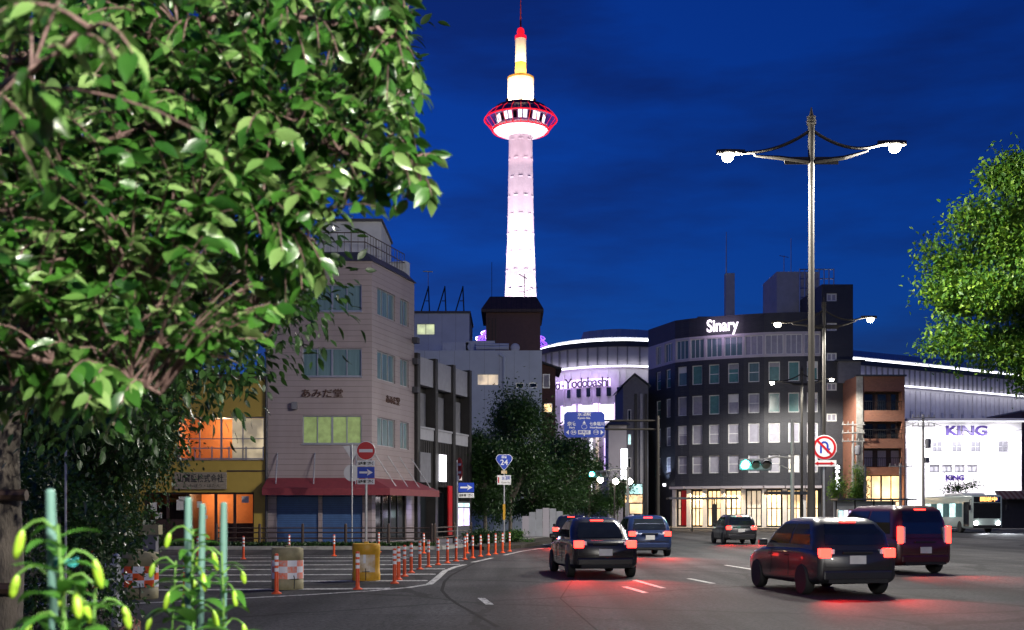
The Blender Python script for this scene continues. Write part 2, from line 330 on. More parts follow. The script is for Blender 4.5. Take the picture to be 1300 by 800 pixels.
M = dict(
    asphalt=asphalt(), paint=paint_worn(), seam=mat("tar_seam", (0.012, 0.012, 0.013), 0.8, var=0.3, scale=6, spec=0.1),
    ground=mat("ground", (0.06, 0.06, 0.055), 0.9, var=0.3, scale=0.3),
    paving=mat("paving", (0.2, 0.19, 0.18), 0.8, var=0.2, scale=2, bump=0.3),
    kerb=mat("kerb_stone", (0.28, 0.27, 0.25), 0.8, var=0.25, scale=4, bump=0.3),
    soil=mat("soil", (0.035, 0.028, 0.018), 0.95, var=0.4, scale=6, bump=1.0),
    mauve=lines(mat("mauve_siding", (0.285, 0.24, 0.25), 0.34, var=0.10, scale=0.9, dirt=(0.25, 0.205, 0.21), stretch=(1, 1, .35)), 2, 0.27, 0.07, (0.16, 0.13, 0.13), 0.03),
    mauve_trim=mat("roof_trim", (0.05, 0.05, 0.06), 0.5), ochre=mat("ochre_wall", (0.36, 0.25, 0.045), 0.6, var=0.08, scale=1.5, bump=0.1),
    pale=mat("pale_wall", (0.42, 0.43, 0.46), 0.7, var=0.12, scale=1.2), bluewhite=lines(mat("white_panel_wall", (0.5, 0.54, 0.6), 0.6, var=0.08, scale=0.8), 0, 1.2, 0.02, (0.25, 0.27, 0.3), 0.01),
    black=mat("black_cladding", (0.02, 0.018, 0.018), 0.5, var=0.3, scale=2), panelgrey=mat("grey_panel", (0.3, 0.3, 0.33), 0.6, var=0.1),
    brownwall=mat("brown_tile_wall", (0.11, 0.05, 0.045), 0.6, var=0.15, scale=3), roofbrown=lines(mat("brown_roof", (0.06, 0.035, 0.03), 0.6, var=0.3), 0, 0.45, 0.1, (0.03, 0.02, 0.02), 0.03),
    redbrown=bricks("red_brown_brick", (0.16, 0.07, 0.055), (0.13, 0.055, 0.045), (0.1, 0.07, 0.06), 3.0),
    orangebrick=bricks("terracotta_brick", (0.3, 0.12, 0.07), (0.24, 0.09, 0.055), (0.18, 0.12, 0.09), 2.2),
    darkbrick=bricks("dark_brick", (0.036, 0.038, 0.05), (0.024, 0.025, 0.034), (0.05, 0.05, 0.058), 2.0, rough=0.5),
    greyhouse=mat("grey_render", (0.14, 0.14, 0.16), 0.7, var=0.15), slate=mat("slate_roof", (0.04, 0.045, 0.055), 0.6, var=0.3),
    alu=mat("aluminium", (0.5, 0.5, 0.52), 0.35, 0.8, var=0.08), white=mat("white_paint", (0.72, 0.72, 0.72), 0.45, var=0.05), whitewall=mat("white_wall", (0.78, 0.77, 0.78), 0.6, var=0.05),
    rib=mat("ribbed_panel", (0.5, 0.46, 0.5), 0.5, var=0.08, scale=0.6), ribdark=mat("panel_groove", (0.2, 0.19, 0.21), 0.6), darkband=mat("dark_band", (0.03, 0.03, 0.035), 0.4),
    steel=mat("galvanised_steel", (0.42, 0.43, 0.44), 0.45, 0.7, var=0.15, scale=8), darkpole=mat("dark_brown_metal", (0.026, 0.022, 0.017), 0.65, 0.0, var=0.2), brownrail=mat("brown_rail", (0.05, 0.03, 0.022), 0.5, var=0.2),
    poleconc=mat("concrete_pole", (0.3, 0.29, 0.28), 0.8, var=0.15), blackmetal=mat("black_metal", (0.015, 0.015, 0.016), 0.4, 0.3),
    glass=mat("dark_glass", (0.012, 0.016, 0.02), 0.06, var=0.2, spec=0.8), clear=glassmat("clear_glass"),
    curtain=mat("teal_curtain_glass", (0.12, 0.19, 0.2), 0.12, var=0.25, scale=7, stretch=(1, 1, 0.05), spec=0.7),
    curtain_pale=mat("pale_blind_glass", (0.34, 0.33, 0.4), 0.2, var=0.12, scale=3), curtain_teal=mat("teal_blind_glass", (0.1, 0.24, 0.24), 0.2, var=0.15, scale=3),
    shutter=lines(mat("blue_shutter", (0.05, 0.11, 0.26), 0.45, var=0.15), 2, 0.09, 0.25, (0.03, 0.06, 0.16), 0.02),
    awning=mat("red_canvas", (0.17, 0.02, 0.03), 0.6, var=0.15, scale=5), brownletter=mat("brown_letters", (0.07, 0.03, 0.02), 0.5),
    orange=mat("orange_plastic", (0.72, 0.09, 0.02), 0.4, var=0.12, scale=9), refl=mat("white_reflective_tape", (0.8, 0.8, 0.82), 0.35, var=0.06),
    drum=mat("khaki_drum", (0.3, 0.27, 0.15), 0.6, var=0.15, scale=6, dirt=(0.22, 0.19, 0.1)), drumyellow=mat("yellow_drum", (0.55, 0.3, 0.015), 0.5, var=0.18, scale=4), drumworn=mat("worn_white_sheet", (0.6, 0.55, 0.45), 0.5, var=0.2, scale=4, dirt=(0.5, 0.3, 0.06)),
    drumorange=mat("orange_reflective", (0.8, 0.1, 0.015), 0.4, var=0.1), signred=mat("sign_red", (0.55, 0.008, 0.015), 0.35, var=0.04), signblue=mat("sign_blue", (0.004, 0.045, 0.42), 0.5, var=0.04), signwhite=mat("sign_white", (0.75, 0.75, 0.75), 0.4, var=0.04), signblack=mat("sign_black", (0.02, 0.02, 0.02), 0.5),
    wood=mat("weathered_wood", (0.24, 0.2, 0.15), 0.8, var=0.35, scale=5, stretch=(1, 1, 8), bump=0.3), bark=mat("grey_bark", (0.13, 0.11, 0.09), 0.9, var=0.4, scale=9, bump=0.8, stretch=(1, 1, 0.3)), branch=mat("pinkish_bark", (0.14, 0.085, 0.075), 0.7, var=0.3, scale=12, bump=0.4),
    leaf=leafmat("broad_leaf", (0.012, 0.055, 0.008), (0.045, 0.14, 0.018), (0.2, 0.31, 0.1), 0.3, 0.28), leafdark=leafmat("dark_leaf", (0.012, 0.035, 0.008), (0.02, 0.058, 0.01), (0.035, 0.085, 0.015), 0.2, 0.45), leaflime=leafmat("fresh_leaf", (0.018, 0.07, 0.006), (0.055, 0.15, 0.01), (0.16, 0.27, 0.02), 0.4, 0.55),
    lily=leafmat("lily_leaf", (0.05, 0.16, 0.02), (0.06, 0.19, 0.025), (0.09, 0.24, 0.03), 0.3, 0.4), bud=mat("lily_bud", (0.25, 0.42, 0.03), 0.4, var=0.15, scale=12), stake=mat("green_stake", (0.1, 0.2, 0.17), 0.4, var=0.15), greenstem=mat("green_stem", (0.1, 0.22, 0.04), 0.5),
    rubber=mat("rubber", (0.015, 0.015, 0.016), 0.8), chrome=mat("bright_metal", (0.6, 0.6, 0.62), 0.2, 1.0),
    lampglow=emit("lamp_light", (1.0, 0.96, 0.82), 60.0), headlight=emit("headlight_lens", (0.9, 0.95, 1.0), 60.0), tail=emit("tail_light_lens", (1.0, 0.03, 0.02), 9.0, (0.5, 0.02, 0.02)),
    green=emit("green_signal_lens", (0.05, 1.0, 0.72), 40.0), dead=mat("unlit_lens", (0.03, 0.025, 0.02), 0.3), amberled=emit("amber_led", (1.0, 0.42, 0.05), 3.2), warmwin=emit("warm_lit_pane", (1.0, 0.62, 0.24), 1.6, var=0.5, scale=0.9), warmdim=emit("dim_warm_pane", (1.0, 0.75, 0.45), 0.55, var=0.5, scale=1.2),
    whitewin=emit("white_lit_pane", (0.95, 0.92, 1.0), 1.9, var=0.25, scale=0.5), lemonwin=emit("lemon_lit_pane", (0.85, 0.95, 0.45), 0.65, var=0.25, scale=2), greencurt=emit("lit_green_curtain", (0.55, 0.75, 0.28), 0.2, (0.2, 0.25, 0.1), var=0.35, scale=5),
    purple=emit("purple_neon", (0.32, 0.10, 1.0), 1.5), pinkwhite=emit("lilac_white_light", (0.72, 0.5, 1.0), 1.5), storestrip=emit("store_roof_strip", (0.9, 0.93, 1.0), 4.5), coolstrip=emit("cool_white_strip", (0.92, 0.95, 1.0), 6.0), redneon=emit("red_neon", (1.0, 0.012, 0.03), 1.15, (0.15, 0.0, 0.0)), tealscreen=emit("teal_screen", (0.45, 0.9, 0.85), 1.4, var=0.5, scale=3), orangescreen=emit("orange_screen", (1.0, 0.55, 0.2), 1.6, var=0.6, scale=3), lilacscreen=emit("lilac_screen", (0.62, 0.5, 1.0), 1.6, var=0.5, scale=4),
    purpleletter=mat("purple_letters", (0.035, 0.012, 0.14), 0.4), towerwhite=mat("tower_shell", (0.72, 0.68, 0.71), 0.5, var=0.07, scale=0.5), gold=mat("gold_cap", (0.6, 0.35, 0.08), 0.4, 0.3), towerred=mat("tower_red", (0.5, 0.05, 0.04), 0.5),
    orangewall=mat("orange_wall", (0.78, 0.27, 0.09), 0.7, var=0.1), darkroom=mat("dark_wood_panel", (0.04, 0.02, 0.014), 0.5, var=0.3), paper=mat("paper_notice", (0.55, 0.52, 0.48), 0.8, var=0.15, scale=15),
    plate=mat("number_plate", (0.6, 0.6, 0.58), 0.4), vendred=mat("red_vending_side", (0.35, 0.02, 0.03), 0.4),
)
V = Vector
# ================================================================== setting
g = MB(); g.sheet([(-1500, -60), (1500, -60), (1500, 2500), (-1500, 2500)], -0.05); struct(g, "ground", M["ground"])
r = MB(); r.sheet([(-45, -30), (140, -30), (140, 150), (-45, 150)], 0.0); struct(r, "road", M["asphalt"])
# pavement in front of the left row of buildings, following the street line
pv = MB(); pv.prism([(-45, 51.4), (-3.2, 51.4), (-1.2, 60), (3.0, 76), (9, 100), (14.5, 122), (14.5, 150), (-45, 150)], -0.02, 0.13); struct(pv, "pavement", M["paving"])
kb = MB()
pl = [V((-45, 51.2, 0)), V((-3.1, 51.2, 0)), V((-1.05, 59.9, 0)), V((3.15, 75.9, 0)), V((9.15, 99.9, 0))]
for a, b in zip(pl, pl[1:]):
    d = (b - a).normalized(); n = V((d.y, -d.x, 0)) * 0.09
    kb.prism([a + n, b + n, b - n, a - n], -0.02, 0.15)
struct(kb, "kerb", M["kerb"])
pv2 = MB(); pv2.prism([(15.5, 116), (24.5, 113.2), (36, 106), (140, 100), (140, 150), (15.5, 150)], -0.02, 0.13); struct(pv2, "pavement", M["paving"])
# planting bed at the near left
bedpts = [(-30, -3), (-0.2, -3), (-0.35, 3.0), (-2.6, 7.0), (-3.9, 10.5), (-5.0, 15.5), (-7.8, 21.5), (-11.5, 30.5), (-30, 33)]
bd = MB(); bd.prism(bedpts, -0.02, 0.12); struct(bd, "planting_bed", M["soil"])
kk = MB()
for a, b in zip(bedpts[1:-1], bedpts[2:]):
    a = V((*a, 0)); b = V((*b, 0)); d = (b - a).normalized(); n = V((d.y, -d.x, 0)); ln = (b - a).length
    for i in range(int(ln / 0.5)):
        p = a + d * (i * 0.5 + 0.01); q = a + d * (i * 0.5 + 0.49)
        kk.prism([p + n * .13, q + n * .13, q - n * .03, p - n * .03], -0.02, 0.17)
struct(kk, "bed_kerb", M["orangebrick"])

# painted markings
mk = MB()
def strip(pts, w, z=0.005):
    pts = [V((p[0], p[1], 0)) for p in pts]
    L_, R_ = [], []
    for i, p in enumerate(pts):
        d = (pts[min(i + 1, len(pts) - 1)] - pts[max(0, i - 1)]).normalized(); n = V((-d.y, d.x, 0)) * w / 2
        L_.append(p + n); R_.append(p - n)
    for i in range(len(pts) - 1): mk.add([(*R_[i].xy, z), (*R_[i + 1].xy, z), (*L_[i + 1].xy, z), (*L_[i].xy, z)], [(0, 1, 2, 3)])
edge = [G(*p) for p in ((126, 769), (210, 764.5), (285, 761), (380, 756), (470, 750.5), (520, 746), (545, 742), (554, 735), (565, 725), (578, 720), (590, 717))]
strip(edge, 0.16); strip([G(600, 714), G(612, 711.5), G(624, 708.5)], 0.16); strip([G(640, 705), G(662, 700), G(690, 696)], 0.14)
def edge_x(y):
    for a, b in zip(edge, edge[1:]):
        if a.y <= y <= b.y: return a.x + (b.x - a.x) * (y - a.y) / max(1e-6, b.y - a.y)
    return edge[-1].x
for y in np.arange(24.9, 42.5, 2.9):
    x1 = edge_x(y) - 0.15; x0 = -0.30 * y - 0.6 if y < 34 else -0.27 * y
    strip([V((x0, y - 0.6, 0)), V((x1, y, 0))], 0.42)
strip([V((-16, 43.5, 0)), V((-1.8, 43.8, 0))], 0.15)
for px, py, w, ln in ((622, 768, .14, 1.6), (820, 753, .14, 2.0), (715, 726, .14, 2.2), (905, 741, .14, 2.0), (700, 693, .14, 3), (1000, 704, .14, 3), (1200, 712, .14, 3), (960, 686, .14, 4)):
    p = G(px, py); strip([p, p + V((-0.12 * ln, ln, 0))], w)
strip([V((12.9, 41, 0)), V((13.6, 58, 0))], 0.3)
for k in range(7): strip([V((17 + k * 1.1, 66, 0)), V((17.6 + k * 1.1, 70, 0))], 0.45)
for cx, cy in ((3.2, 25), (6.8, 33), (2.6, 41)):   # straight-on lane arrows
    z = 0.005
    strip([V((cx, cy, 0)), V((cx - .3, cy + 3, 0))], 0.13)
struct(mk, "road_marking", M["paint"])
mk = MB(); strip([G(*p) for p in ((620, 708), (603, 715), (589, 722), (572, 731), (564, 739), (561, 750), (569, 759), (582, 768), (604, 780), (632, 796))], 0.07, .004)
strip([V((-9, 17.5, 0)), V((-3, 18.6, 0)), V((0.5, 18.2, 0)), V((3, 16.8, 0))], .03, .004); strip([V((1.2, 15, 0)), V((.9, 22, 0)), V((1.6, 30, 0)), V((1.0, 40, 0))], .03, .004)
struct(mk, "tar_seam", M["seam"])
# median island under the tall lamp and planted island of the route sign
md = MB(); md.prism([(9.2 + math.cos(t) * .9 + math.sin(t) * .5 + .9, 41 + math.sin(t) * 4.6) for t in np.linspace(0, 2 * math.pi, 28, endpoint=False)], -0.02, 0.15); struct(md, "median_island", M["kerb"])
il = MB(); il.prism([(-1.9, 52), (-1.2, 50.5), (0.4, 53), (1.6, 60), (2.6, 68), (2.0, 70), (0.0, 62)], -0.02, 0.15); struct(il, "planted_island", M["soil"])

# ================================================================== building tools
UP = V((0, 0, 1))
def nrm(dx): return V((dx.y, -dx.x, 0))
def window(root, o, dx, x0, x1, z0, z1, depth, panes, fm, gm, fw=0.05, bars=0, sill=None):
    """frame (part) set into a reveal, one pane mesh (sub-part)."""
    n = nrm(dx); f = MB(); d1 = -depth + 0.06; d0 = -depth
    f.obox(o, dx, n, x0, x1, d0, d1, z0, z0 + fw); f.obox(o, dx, n, x0, x1, d0, d1, z1 - fw, z1)
    f.obox(o, dx, n, x0, x0 + fw, d0, d1, z0 + fw, z1 - fw); f.obox(o, dx, n, x1 - fw, x1, d0, d1, z0 + fw, z1 - fw)
    for k in range(1, panes):
        c = x0 + (x1 - x0) * k / panes; w = fw * (0.9 if panes == 4 and k == 2 else 0.5)
        f.obox(o, dx, n, c - w, c + w, d0, d1 + .01, z0 + fw, z1 - fw)
    for k in range(1, bars + 1):
        c = z0 + (z1 - z0) * k / (bars + 1); f.obox(o, dx, n, x0 + fw, x1 - fw, d0, d1 - .01, c - fw * .4, c + fw * .4)
    if sill: f.obox(o, dx, n, x0 - .05, x1 + .05, -0.02, 0.06, z0 - 0.06, z0 - 0.003)
    w = f.build("window", fm, root)
    q = MB(); d = -depth + 0.02
    q.add([o + dx * x + n * d + UP * z for x, z in ((x0 + fw * .5, z0 + fw * .5), (x1 - fw * .5, z0 + fw * .5), (x1 - fw * .5, z1 - fw * .5), (x0 + fw * .5, z1 - fw * .5))], [(0, 1, 2, 3)])
    q.build("pane", gm, w); return w

# ================================================================== mauve corner shop building
def mauve_building():
    x0, x1, y0 = -11.8, -6.76, 57.0; H = 13.6; zb = 0.13
    root = thing("shop_building", "mauve sided four storey corner building with red awning and blue roller shutters", "building", (x0, y0, zb))
    A = V((0, 0, 0)); B = V((x1 - x0, 0, 0)); C = V((-5.17 - x0, 62.5 - y0, 0)); D = V((-5.17 - x0 - 7, 62.5 - y0 + 3, 0)); E_ = V((0, 8.5, 0))
    fx = V((1, 0, 0)); sx = (C - B).normalized(); SL = (C - B).length
    rows = ((11.2, 12.48), (8.05, 9.4), (4.8, 6.15))
    wx0, wx1 = Xp(384, 57) - x0, Xp(459, 57) - x0
    ops = [(wx0, wx1, a, b) for a, b in rows]
    shut = [(Xp(351, 57) - x0, Xp(404, 57) - x0, 0.02, 2.62), (Xp(409, 57) - x0, Xp(460, 57) - x0, 0.02, 2.62)]
    w = MB(); w.facade(A, fx, x1 - x0, H, ops + shut, 0.16)
    sops = [(SL * .118, SL * .53, a - .05, b + .0) for a, b in rows] + [(SL * .646, SL * .86, a - .05, b) for a, b in rows]
    shop = [(SL * .08, SL * .80, 0.05, 2.5)]
    w.facade(B, sx, SL, H, sops + shop, 0.16)
    w.add([C, D, D + UP * H, C + UP * H], [(0, 1, 2, 3)]); w.add([D, E_, E_ + UP * H, D + UP * H], [(0, 1, 2, 3)]); w.add([E_, A, A + UP * H, E_ + UP * H], [(0, 1, 2, 3)])
    w.build("wall", M["mauve"], root)
    gm = (M["curtain"], M["curtain"], M["greencurt"])
    for (a, b), q in zip(rows, gm):
        window(root, A, fx, wx0, wx1, a, b, 0.14, 4, M["alu"], q, sill=True)
        window(root, B, sx, SL * .118, SL * .53, a - .05, b, 0.14, 3, M["alu"], M["curtain"]); window(root, B, sx, SL * .646, SL * .86, a - .05, b, 0.14, 2, M["alu"], M["curtain"])
    for a in shut:
        q = MB(); q.obox(A, fx, nrm(fx), a[0], a[1], -.14, -.1, a[2], a[3]); q.build("shutter", M["shutter"], root)
    window(root, B, sx, *shop[0], 0.14, 4, M["blackmetal"], M["glass"], fw=.06)
    # canted roof edge, roof, railing, stair house
    def off(k):  # roof outline pulled in by k
        return [A + V((-.0, k, 0)), B + V((-k * .8, k, 0)), C + V((-k, -k * .3, 0)), D + V((k * .3, -k, 0)), E_ + V((k * .3, -k, 0))]
    c = MB(); lo = [p + UP * H for p in (A + V((-.05, -.12, 0)), B + V((.06, -.12, 0)), C + V((.14, 0, 0)), D, E_)]; hi = [p + UP * (H + .55) for p in off(.45)]
    c.loft([lo, hi]); c.build("roof_edge", M["mauve_trim"], root)
    rl = MB(); q = [p + UP * (H + .55) for p in off(.5)]
    for a, b in ((q[0], q[1]), (q[1], q[2])):
        for h in (0.95, 0.5): rl.tube([a + UP * h, b + UP * h], 0.025, 6)
        n = int((b - a).length / .32)
        for i in range(n + 1): rl.tube([a.lerp(b, i / n), a.lerp(b, i / n) + UP * .95], 0.012 if i % 4 else .025, 5)
    rl.build("railing", M["brownrail"], root)
    s = MB(); s.box(Xp(405, 61) - x0, Xp(484, 61) - x0, 4, 9, H + .4, 16.5); s.build("stair_house", M["pale"], root)
    s = MB(); s.box(Xp(403, 61) - x0, Xp(486, 61) - x0, 3.85, 9.15, 16.5, 16.62); s.build("stair_house_cap", M["mauve_trim"], root)
    s = MB(); s.obox(B, sx, nrm(sx), SL - .3, SL + .25, -2.6, -.35, H + .3, H + 1.15); s.build("roof_tank", M["pale"], root)
    # awning and its stays
    aw = MB(); pts = [(A + V((0, 0, 3.15)), A + V((0, -1.25, 2.62))), (B + V((.0, 0, 3.15)), B + V((1.0, -1.25, 2.62))), (C + V((0, 0, 3.15)), C + V((1.35, -.4, 2.62)))]
    for (a, b), (c2, d2) in zip(pts, pts[1:]):
        aw.add([a, b, d2, c2], [(0, 1, 2, 3)]); aw.add([b, b - UP * .32, d2 - UP * .32, d2], [(0, 1, 2, 3)])
        aw.add([a - UP * .06, b - UP * .06, d2 - UP * .06, c2 - UP * .06], [(3, 2, 1, 0)])
    aw.add([pts[0][0], pts[0][1], pts[0][1] - UP * .32, pts[0][0] - UP * .32], [(3, 2, 1, 0)]); aw.add([pts[2][0], pts[2][1], pts[2][1] - UP * .32, pts[2][0] - UP * .32], [(0, 1, 2, 3)])
    aw.build("awning", M["awning"], root)
    for a, b in [(A + V((k, -.05, 4.35)), A + V((k + .05, -.75, 2.85))) for k in (.5, 2.3, 4.3)] + [(B + sx * t + nrm(sx) * .05 + UP * 4.3, B + sx * (t + .3) + nrm(sx) * 1.0 + UP * 2.75) for t in (.3, 1.9, 3.5, 5.2)]:
        s = MB(); s.tube([a, b], .028, 6); s.build("awning_stay", M["steel"], root)
    text("shop_lettering", "あみだ堂", .46, M["brownletter"], root, A + V((Xp(409, 57) - x0, -.04, 7.2)), fx, .03, 1.98, bold=.0)
    text("shop_lettering", "あみだ堂", .44, M["brownletter"], root, B + sx * (SL * .46) + nrm(sx) * .04 + UP * 7.1, sx, .03, 1.8, bold=.0)
    lm = MB(); lm.box(1.2, 1.45, -.22, 0, 6.45, 6.8); lm.build("wall_lamp", M["greyhouse"], root)
    pp = MB(); pp.tube([A + V((-.02, -.08, 0)), A + V((-.02, -.08, H))], .06, 8); pp.build("downpipe", M["mauve_trim"], root)
    for t, z in ((5.55, 10.4), (5.6, 9.3), (5.6, 7.8)):
        s = MB(); s.obox(B, sx, nrm(sx), t - .2, t + .2, .02, .3, z, z + .3); s.build("vent_hood", M["mauve_trim"], root)
    return root
mauve_building()

# ================================================================== ochre shop with lit orange room
def ochre_building():
    x0, x1, y0 = -19.5, -11.9, 57.05; zb = .13; H = 7.9
    root = thing("shop_building", "ochre two storey shop with wooden name board and orange lit room", "building", (x0, y0, zb))
    A = V((0, 0, 0)); fx = V((1, 0, 0)); w_ = x1 - x0
    gx0, gx1 = Xp(182, 57) - x0, Xp(322, 57) - x0
    ops = [(gx0, gx1, .05, 2.45), (Xp(225, 57) - x0, Xp(335, 57) - x0, 4.0, 6.1)]
    w = MB(); w.facade(A, fx, w_, H, ops, .2)
    w.add([V((w_, 0, 0)), V((w_, 9, 0)), V((w_, 9, H)), V((w_, 0, H))], [(0, 1, 2, 3)]); w.add([V((0, 9, 0)), V((0, 0, 0)), V((0, 0, H)), V((0, 9, H))], [(0, 1, 2, 3)])
    w.add([V((0, 9, 0)), V((0, 9, H)), V((w_, 9, H)), V((w_, 9, 0))], [(0, 1, 2, 3)]); w.add([V((0, 0, H)), V((w_, 0, H)), V((w_, 9, H)), V((0, 9, H))], [(0, 1, 2, 3)])
    w.build("wall", M["ochre"], root)
    jt = MB(); jt.obox(A, fx, nrm(fx), Xp(288, 57) - x0, w_ - .02, 0, .03, 3.45, 3.52); jt.obox(A, fx, nrm(fx), 0, w_, -.02, .15, H, H + .25); jt.build("band", M["brownrail"], root)
    # rooms behind the glass
    rm = MB()
    for z0, z1, a, b in ((.02, 2.5, gx0 - .1, gx1 + .1), (3.95, 6.15, ops[1][0] - .1, ops[1][1] + .1)):
        rm.add([V((a, 2.6, z0)), V((b, 2.6, z0)), V((b, 2.6, z1)), V((a, 2.6, z1))], [(0, 1, 2, 3)], 0)
        rm.add([V((a, .22, z0)), V((b, .22, z0)), V((b, 2.6, z0)), V((a, 2.6, z0))], [(0, 1, 2, 3)], 1); rm.add([V((a, .22, z1)), V((a, 2.6, z1)), V((b, 2.6, z1)), V((b, .22, z1))], [(0, 1, 2, 3)], 2)
        rm.add([V((a, .22, z0)), V((a, 2.6, z0)), V((a, 2.6, z1)), V((a, .22, z1))], [(0, 1, 2, 3)], 0); rm.add([V((b, .22, z0)), V((b, .22, z1)), V((b, 2.6, z1)), V((b, 2.6, z0))], [(0, 1, 2, 3)], 0)
    rm.build("room", [M["orangewall"], M["darkroom"], M["pale"]], root)
    lamp('POINT', "room_light", (Xp(258, 57) - x0, 1.3, 2.25), 95, (1, .62, .32), .15, parent=root); lamp('POINT', "room_light", (Xp(275, 57) - x0, 1.3, 5.9), 120, (1, .66, .36), .15, parent=root)
    # shop front: dark doors, open orange doorway, glass
    xs = [gx0, Xp(212, 57) - x0, Xp(238, 57) - x0, Xp(273, 57) - x0, Xp(297, 57) - x0, gx1]
    for i in range(5):
        a, b = xs[i], xs[i + 1]
        f = MB(); n = nrm(fx)
        for q in ((a, a + .07, .05, 2.45), (b - .07, b, .05, 2.45), (a + .07, b - .07, 2.36, 2.45), (a + .07, b - .07, .05, .16)): f.obox(A, fx, n, q[0], q[1], -.16, -.1, q[2], q[3])
        if i in (0, 1): f.obox(A, fx, n, a + .07, b - .07, -.15, -.12, .16, 1.15)
        d = f.build("door", M["darkroom"], root)
        q = MB(); z0 = 1.15 if i in (0, 1) else .16
        q.add([A + V((x, .13, z)) for x, z in ((a + .06, z0), (b - .06, z0), (b - .06, 2.37), (a + .06, 2.37))], [(0, 1, 2, 3)]); q.build("pane", M["clear"], d)
    for px, z, w2, h2 in ((190, 1.55, .3, .42), (196, 1.18, .32, .3), (223, 1.6, .34, .5), (226, 2.05, .35, .2), (249, 1.72, .25, .3), (256, 1.45, .2, .2), (257, 1.18, .22, .16), (306, 1.95, .34, .32), (189, 1.0, .2, .12)):
        x = Xp(px, 57) - x0; s = MB(); s.obox(A, fx, nrm(fx), x, x + w2, -.098, -.09, z, z + h2); s.build("notice", M["paper"], root)
    s = MB(); s.box(xs[2] - .12, xs[2], .3, 2.55, .03, 2.48); s.build("shade_partition", M["darkroom"], root)  # added divider, keeps the room light off the left door sections
    s = MB(); s.box(xs[0] + .1, xs[2] - .2, 1.9, 2.3, .03, 1.7)
    for k in range(6): s.box(xs[0] + .2 + k * .28, xs[0] + .4 + k * .28, 1.8, 2.2, 1.701, 1.85 + .07 * (k % 3))
    s.build("shelf", M["darkroom"], root)
    # counter seen inside
    s = MB(); s.box(Xp(276, 57) - x0, Xp(318, 57) - x0, 1.2, 1.7, .05, .95); s.build("counter", M["darkroom"], root)
    # upper window: white sliding frame, balcony rail
    window(root, A, fx, ops[1][0], ops[1][1], 4.0, 6.1, .16, 4, M["alu"], M["clear"], bars=1)
    cu = MB(); cu.obox(A, fx, nrm(fx), Xp(292, 57) - x0, Xp(333, 57) - x0, -.5, -.4, 4.05, 6.05); cu.build("curtain", M["warmdim"], root)  # curtain is emissive, its glow stands in for room light through the cloth
    rl = MB()
    for z in (4.05, 4.55): rl.obox(A, fx, nrm(fx), ops[1][0], ops[1][1], .08, .14, z, z + .05)
    for t in np.linspace(ops[1][0], ops[1][1] - .06, 6): rl.obox(A, fx, nrm(fx), t, t + .06, .05, .08, 4.0, 4.66)
    rl.build("balcony_rail", M["alu"], root)
    # board
    b = MB(); bx0, bx1 = Xp(222, 57) - x0, Xp(288, 57) - x0; b.obox(A, fx, nrm(fx), bx0, bx1, .03, .12, 2.6, 3.42); bo = b.build("name_board", M["wood"], root, bevel=.01)
    text("lettering", "山寶盛株式会社", .42, M["signblack"], bo, V(((bx0 + bx1) / 2, -.125, 3.1)), fx, .004, 2.2, bold=.006)
    text("lettering", "いもぼう・ぼたん", .2, M["signblack"], bo, V(((bx0 + bx1) / 2 + .1, -.125, 2.76)), fx, .004, 1.7)
    s = MB(); s.tube([V((w_ + .04, -.04, 0)), V((w_ + .04, -.04, H))], .05, 8); s.build("downpipe", M["mauve_trim"], root)
ochre_building()

# ================================================================== black timber-fronted building with three bays
def black_building():
    B = V((-5.1, 62.6, .13)); C = V((-2.55, 70.6, .13)); H = 9.95
    root = thing("town_house", "black slatted three bay building with grey parapet panels and balconies", "building", B)
    d = (C - B); SL = d.length; sx = d.normalized(); n = nrm(sx); O = V((0, 0, 0))
    w = MB(); w.obox(O, sx, n, 0, SL, -8, -.5, 0, H - .5); w.build("wall", M["black"], root)
    bays = [(0.08, SL / 3 - .25), (SL / 3 + .18, 2 * SL / 3 - .25), (2 * SL / 3 + .18, SL - .3)]
    p = MB()
    for t in (-.05, SL / 3 - .25, 2 * SL / 3 - .25, SL - .3): p.obox(O, sx, n, t + .02, t + .4, -.5, .12, 0, H)
    p.build("pilaster", M["black"], root)
    for a, b in bays:
        q = MB(); q.obox(O, sx, n, a + .05, b + .15, -.45, -.02, 8.35, H - .12); q.build("parapet_panel", M["panelgrey"], root)
        q = MB(); q.obox(O, sx, n, a + .05, b + .15, -.5, .02, 5.4, 6.0); q.obox(O, sx, n, a + .05, b + .15, -.1, .08, 6.0, 6.1); q.build("balcony", M["panelgrey"], root)
        q = MB(); q.obox(O, sx, n, a + .3, a + (b - a) * .45, -.49, -.42, 6.2, 8.0); q.obox(O, sx, n, a + (b - a) * .55, b - .1, -.49, -.42, 6.2, 8.0); q.build("balcony_door", M["greyhouse"], root)
        q = MB()
        for k in range(9): t = a + .15 + (b - a - .1) * k / 9; q.obox(O, sx, n, t, t + .1, -.5, -.02, 2.9, 5.38)
        q.build("slat_screen", M["black"], root)
        q = MB(); q.obox(O, sx, n, a + .2, b - .1, -.46, -.4, .2, 2.6); q.build("shopfront", M["glass"], root)
    q = MB(); q.obox(O, sx, n, SL * .36, SL * .47, .14, .24, 3.2, 4.7); q.build("lit_panel", M["whitewin"], root)
    q = MB(); q.obox(O, sx, n, SL * .02, SL * .2, .14, .2, 3.1, 4.7); q.build("wall_panel", M["greyhouse"], root)
    q = MB(); q.obox(O, sx, n, SL * .55, SL * .62, .05, .12, .2, 3.0); q.build("red_post", M["signred"], root)
black_building()

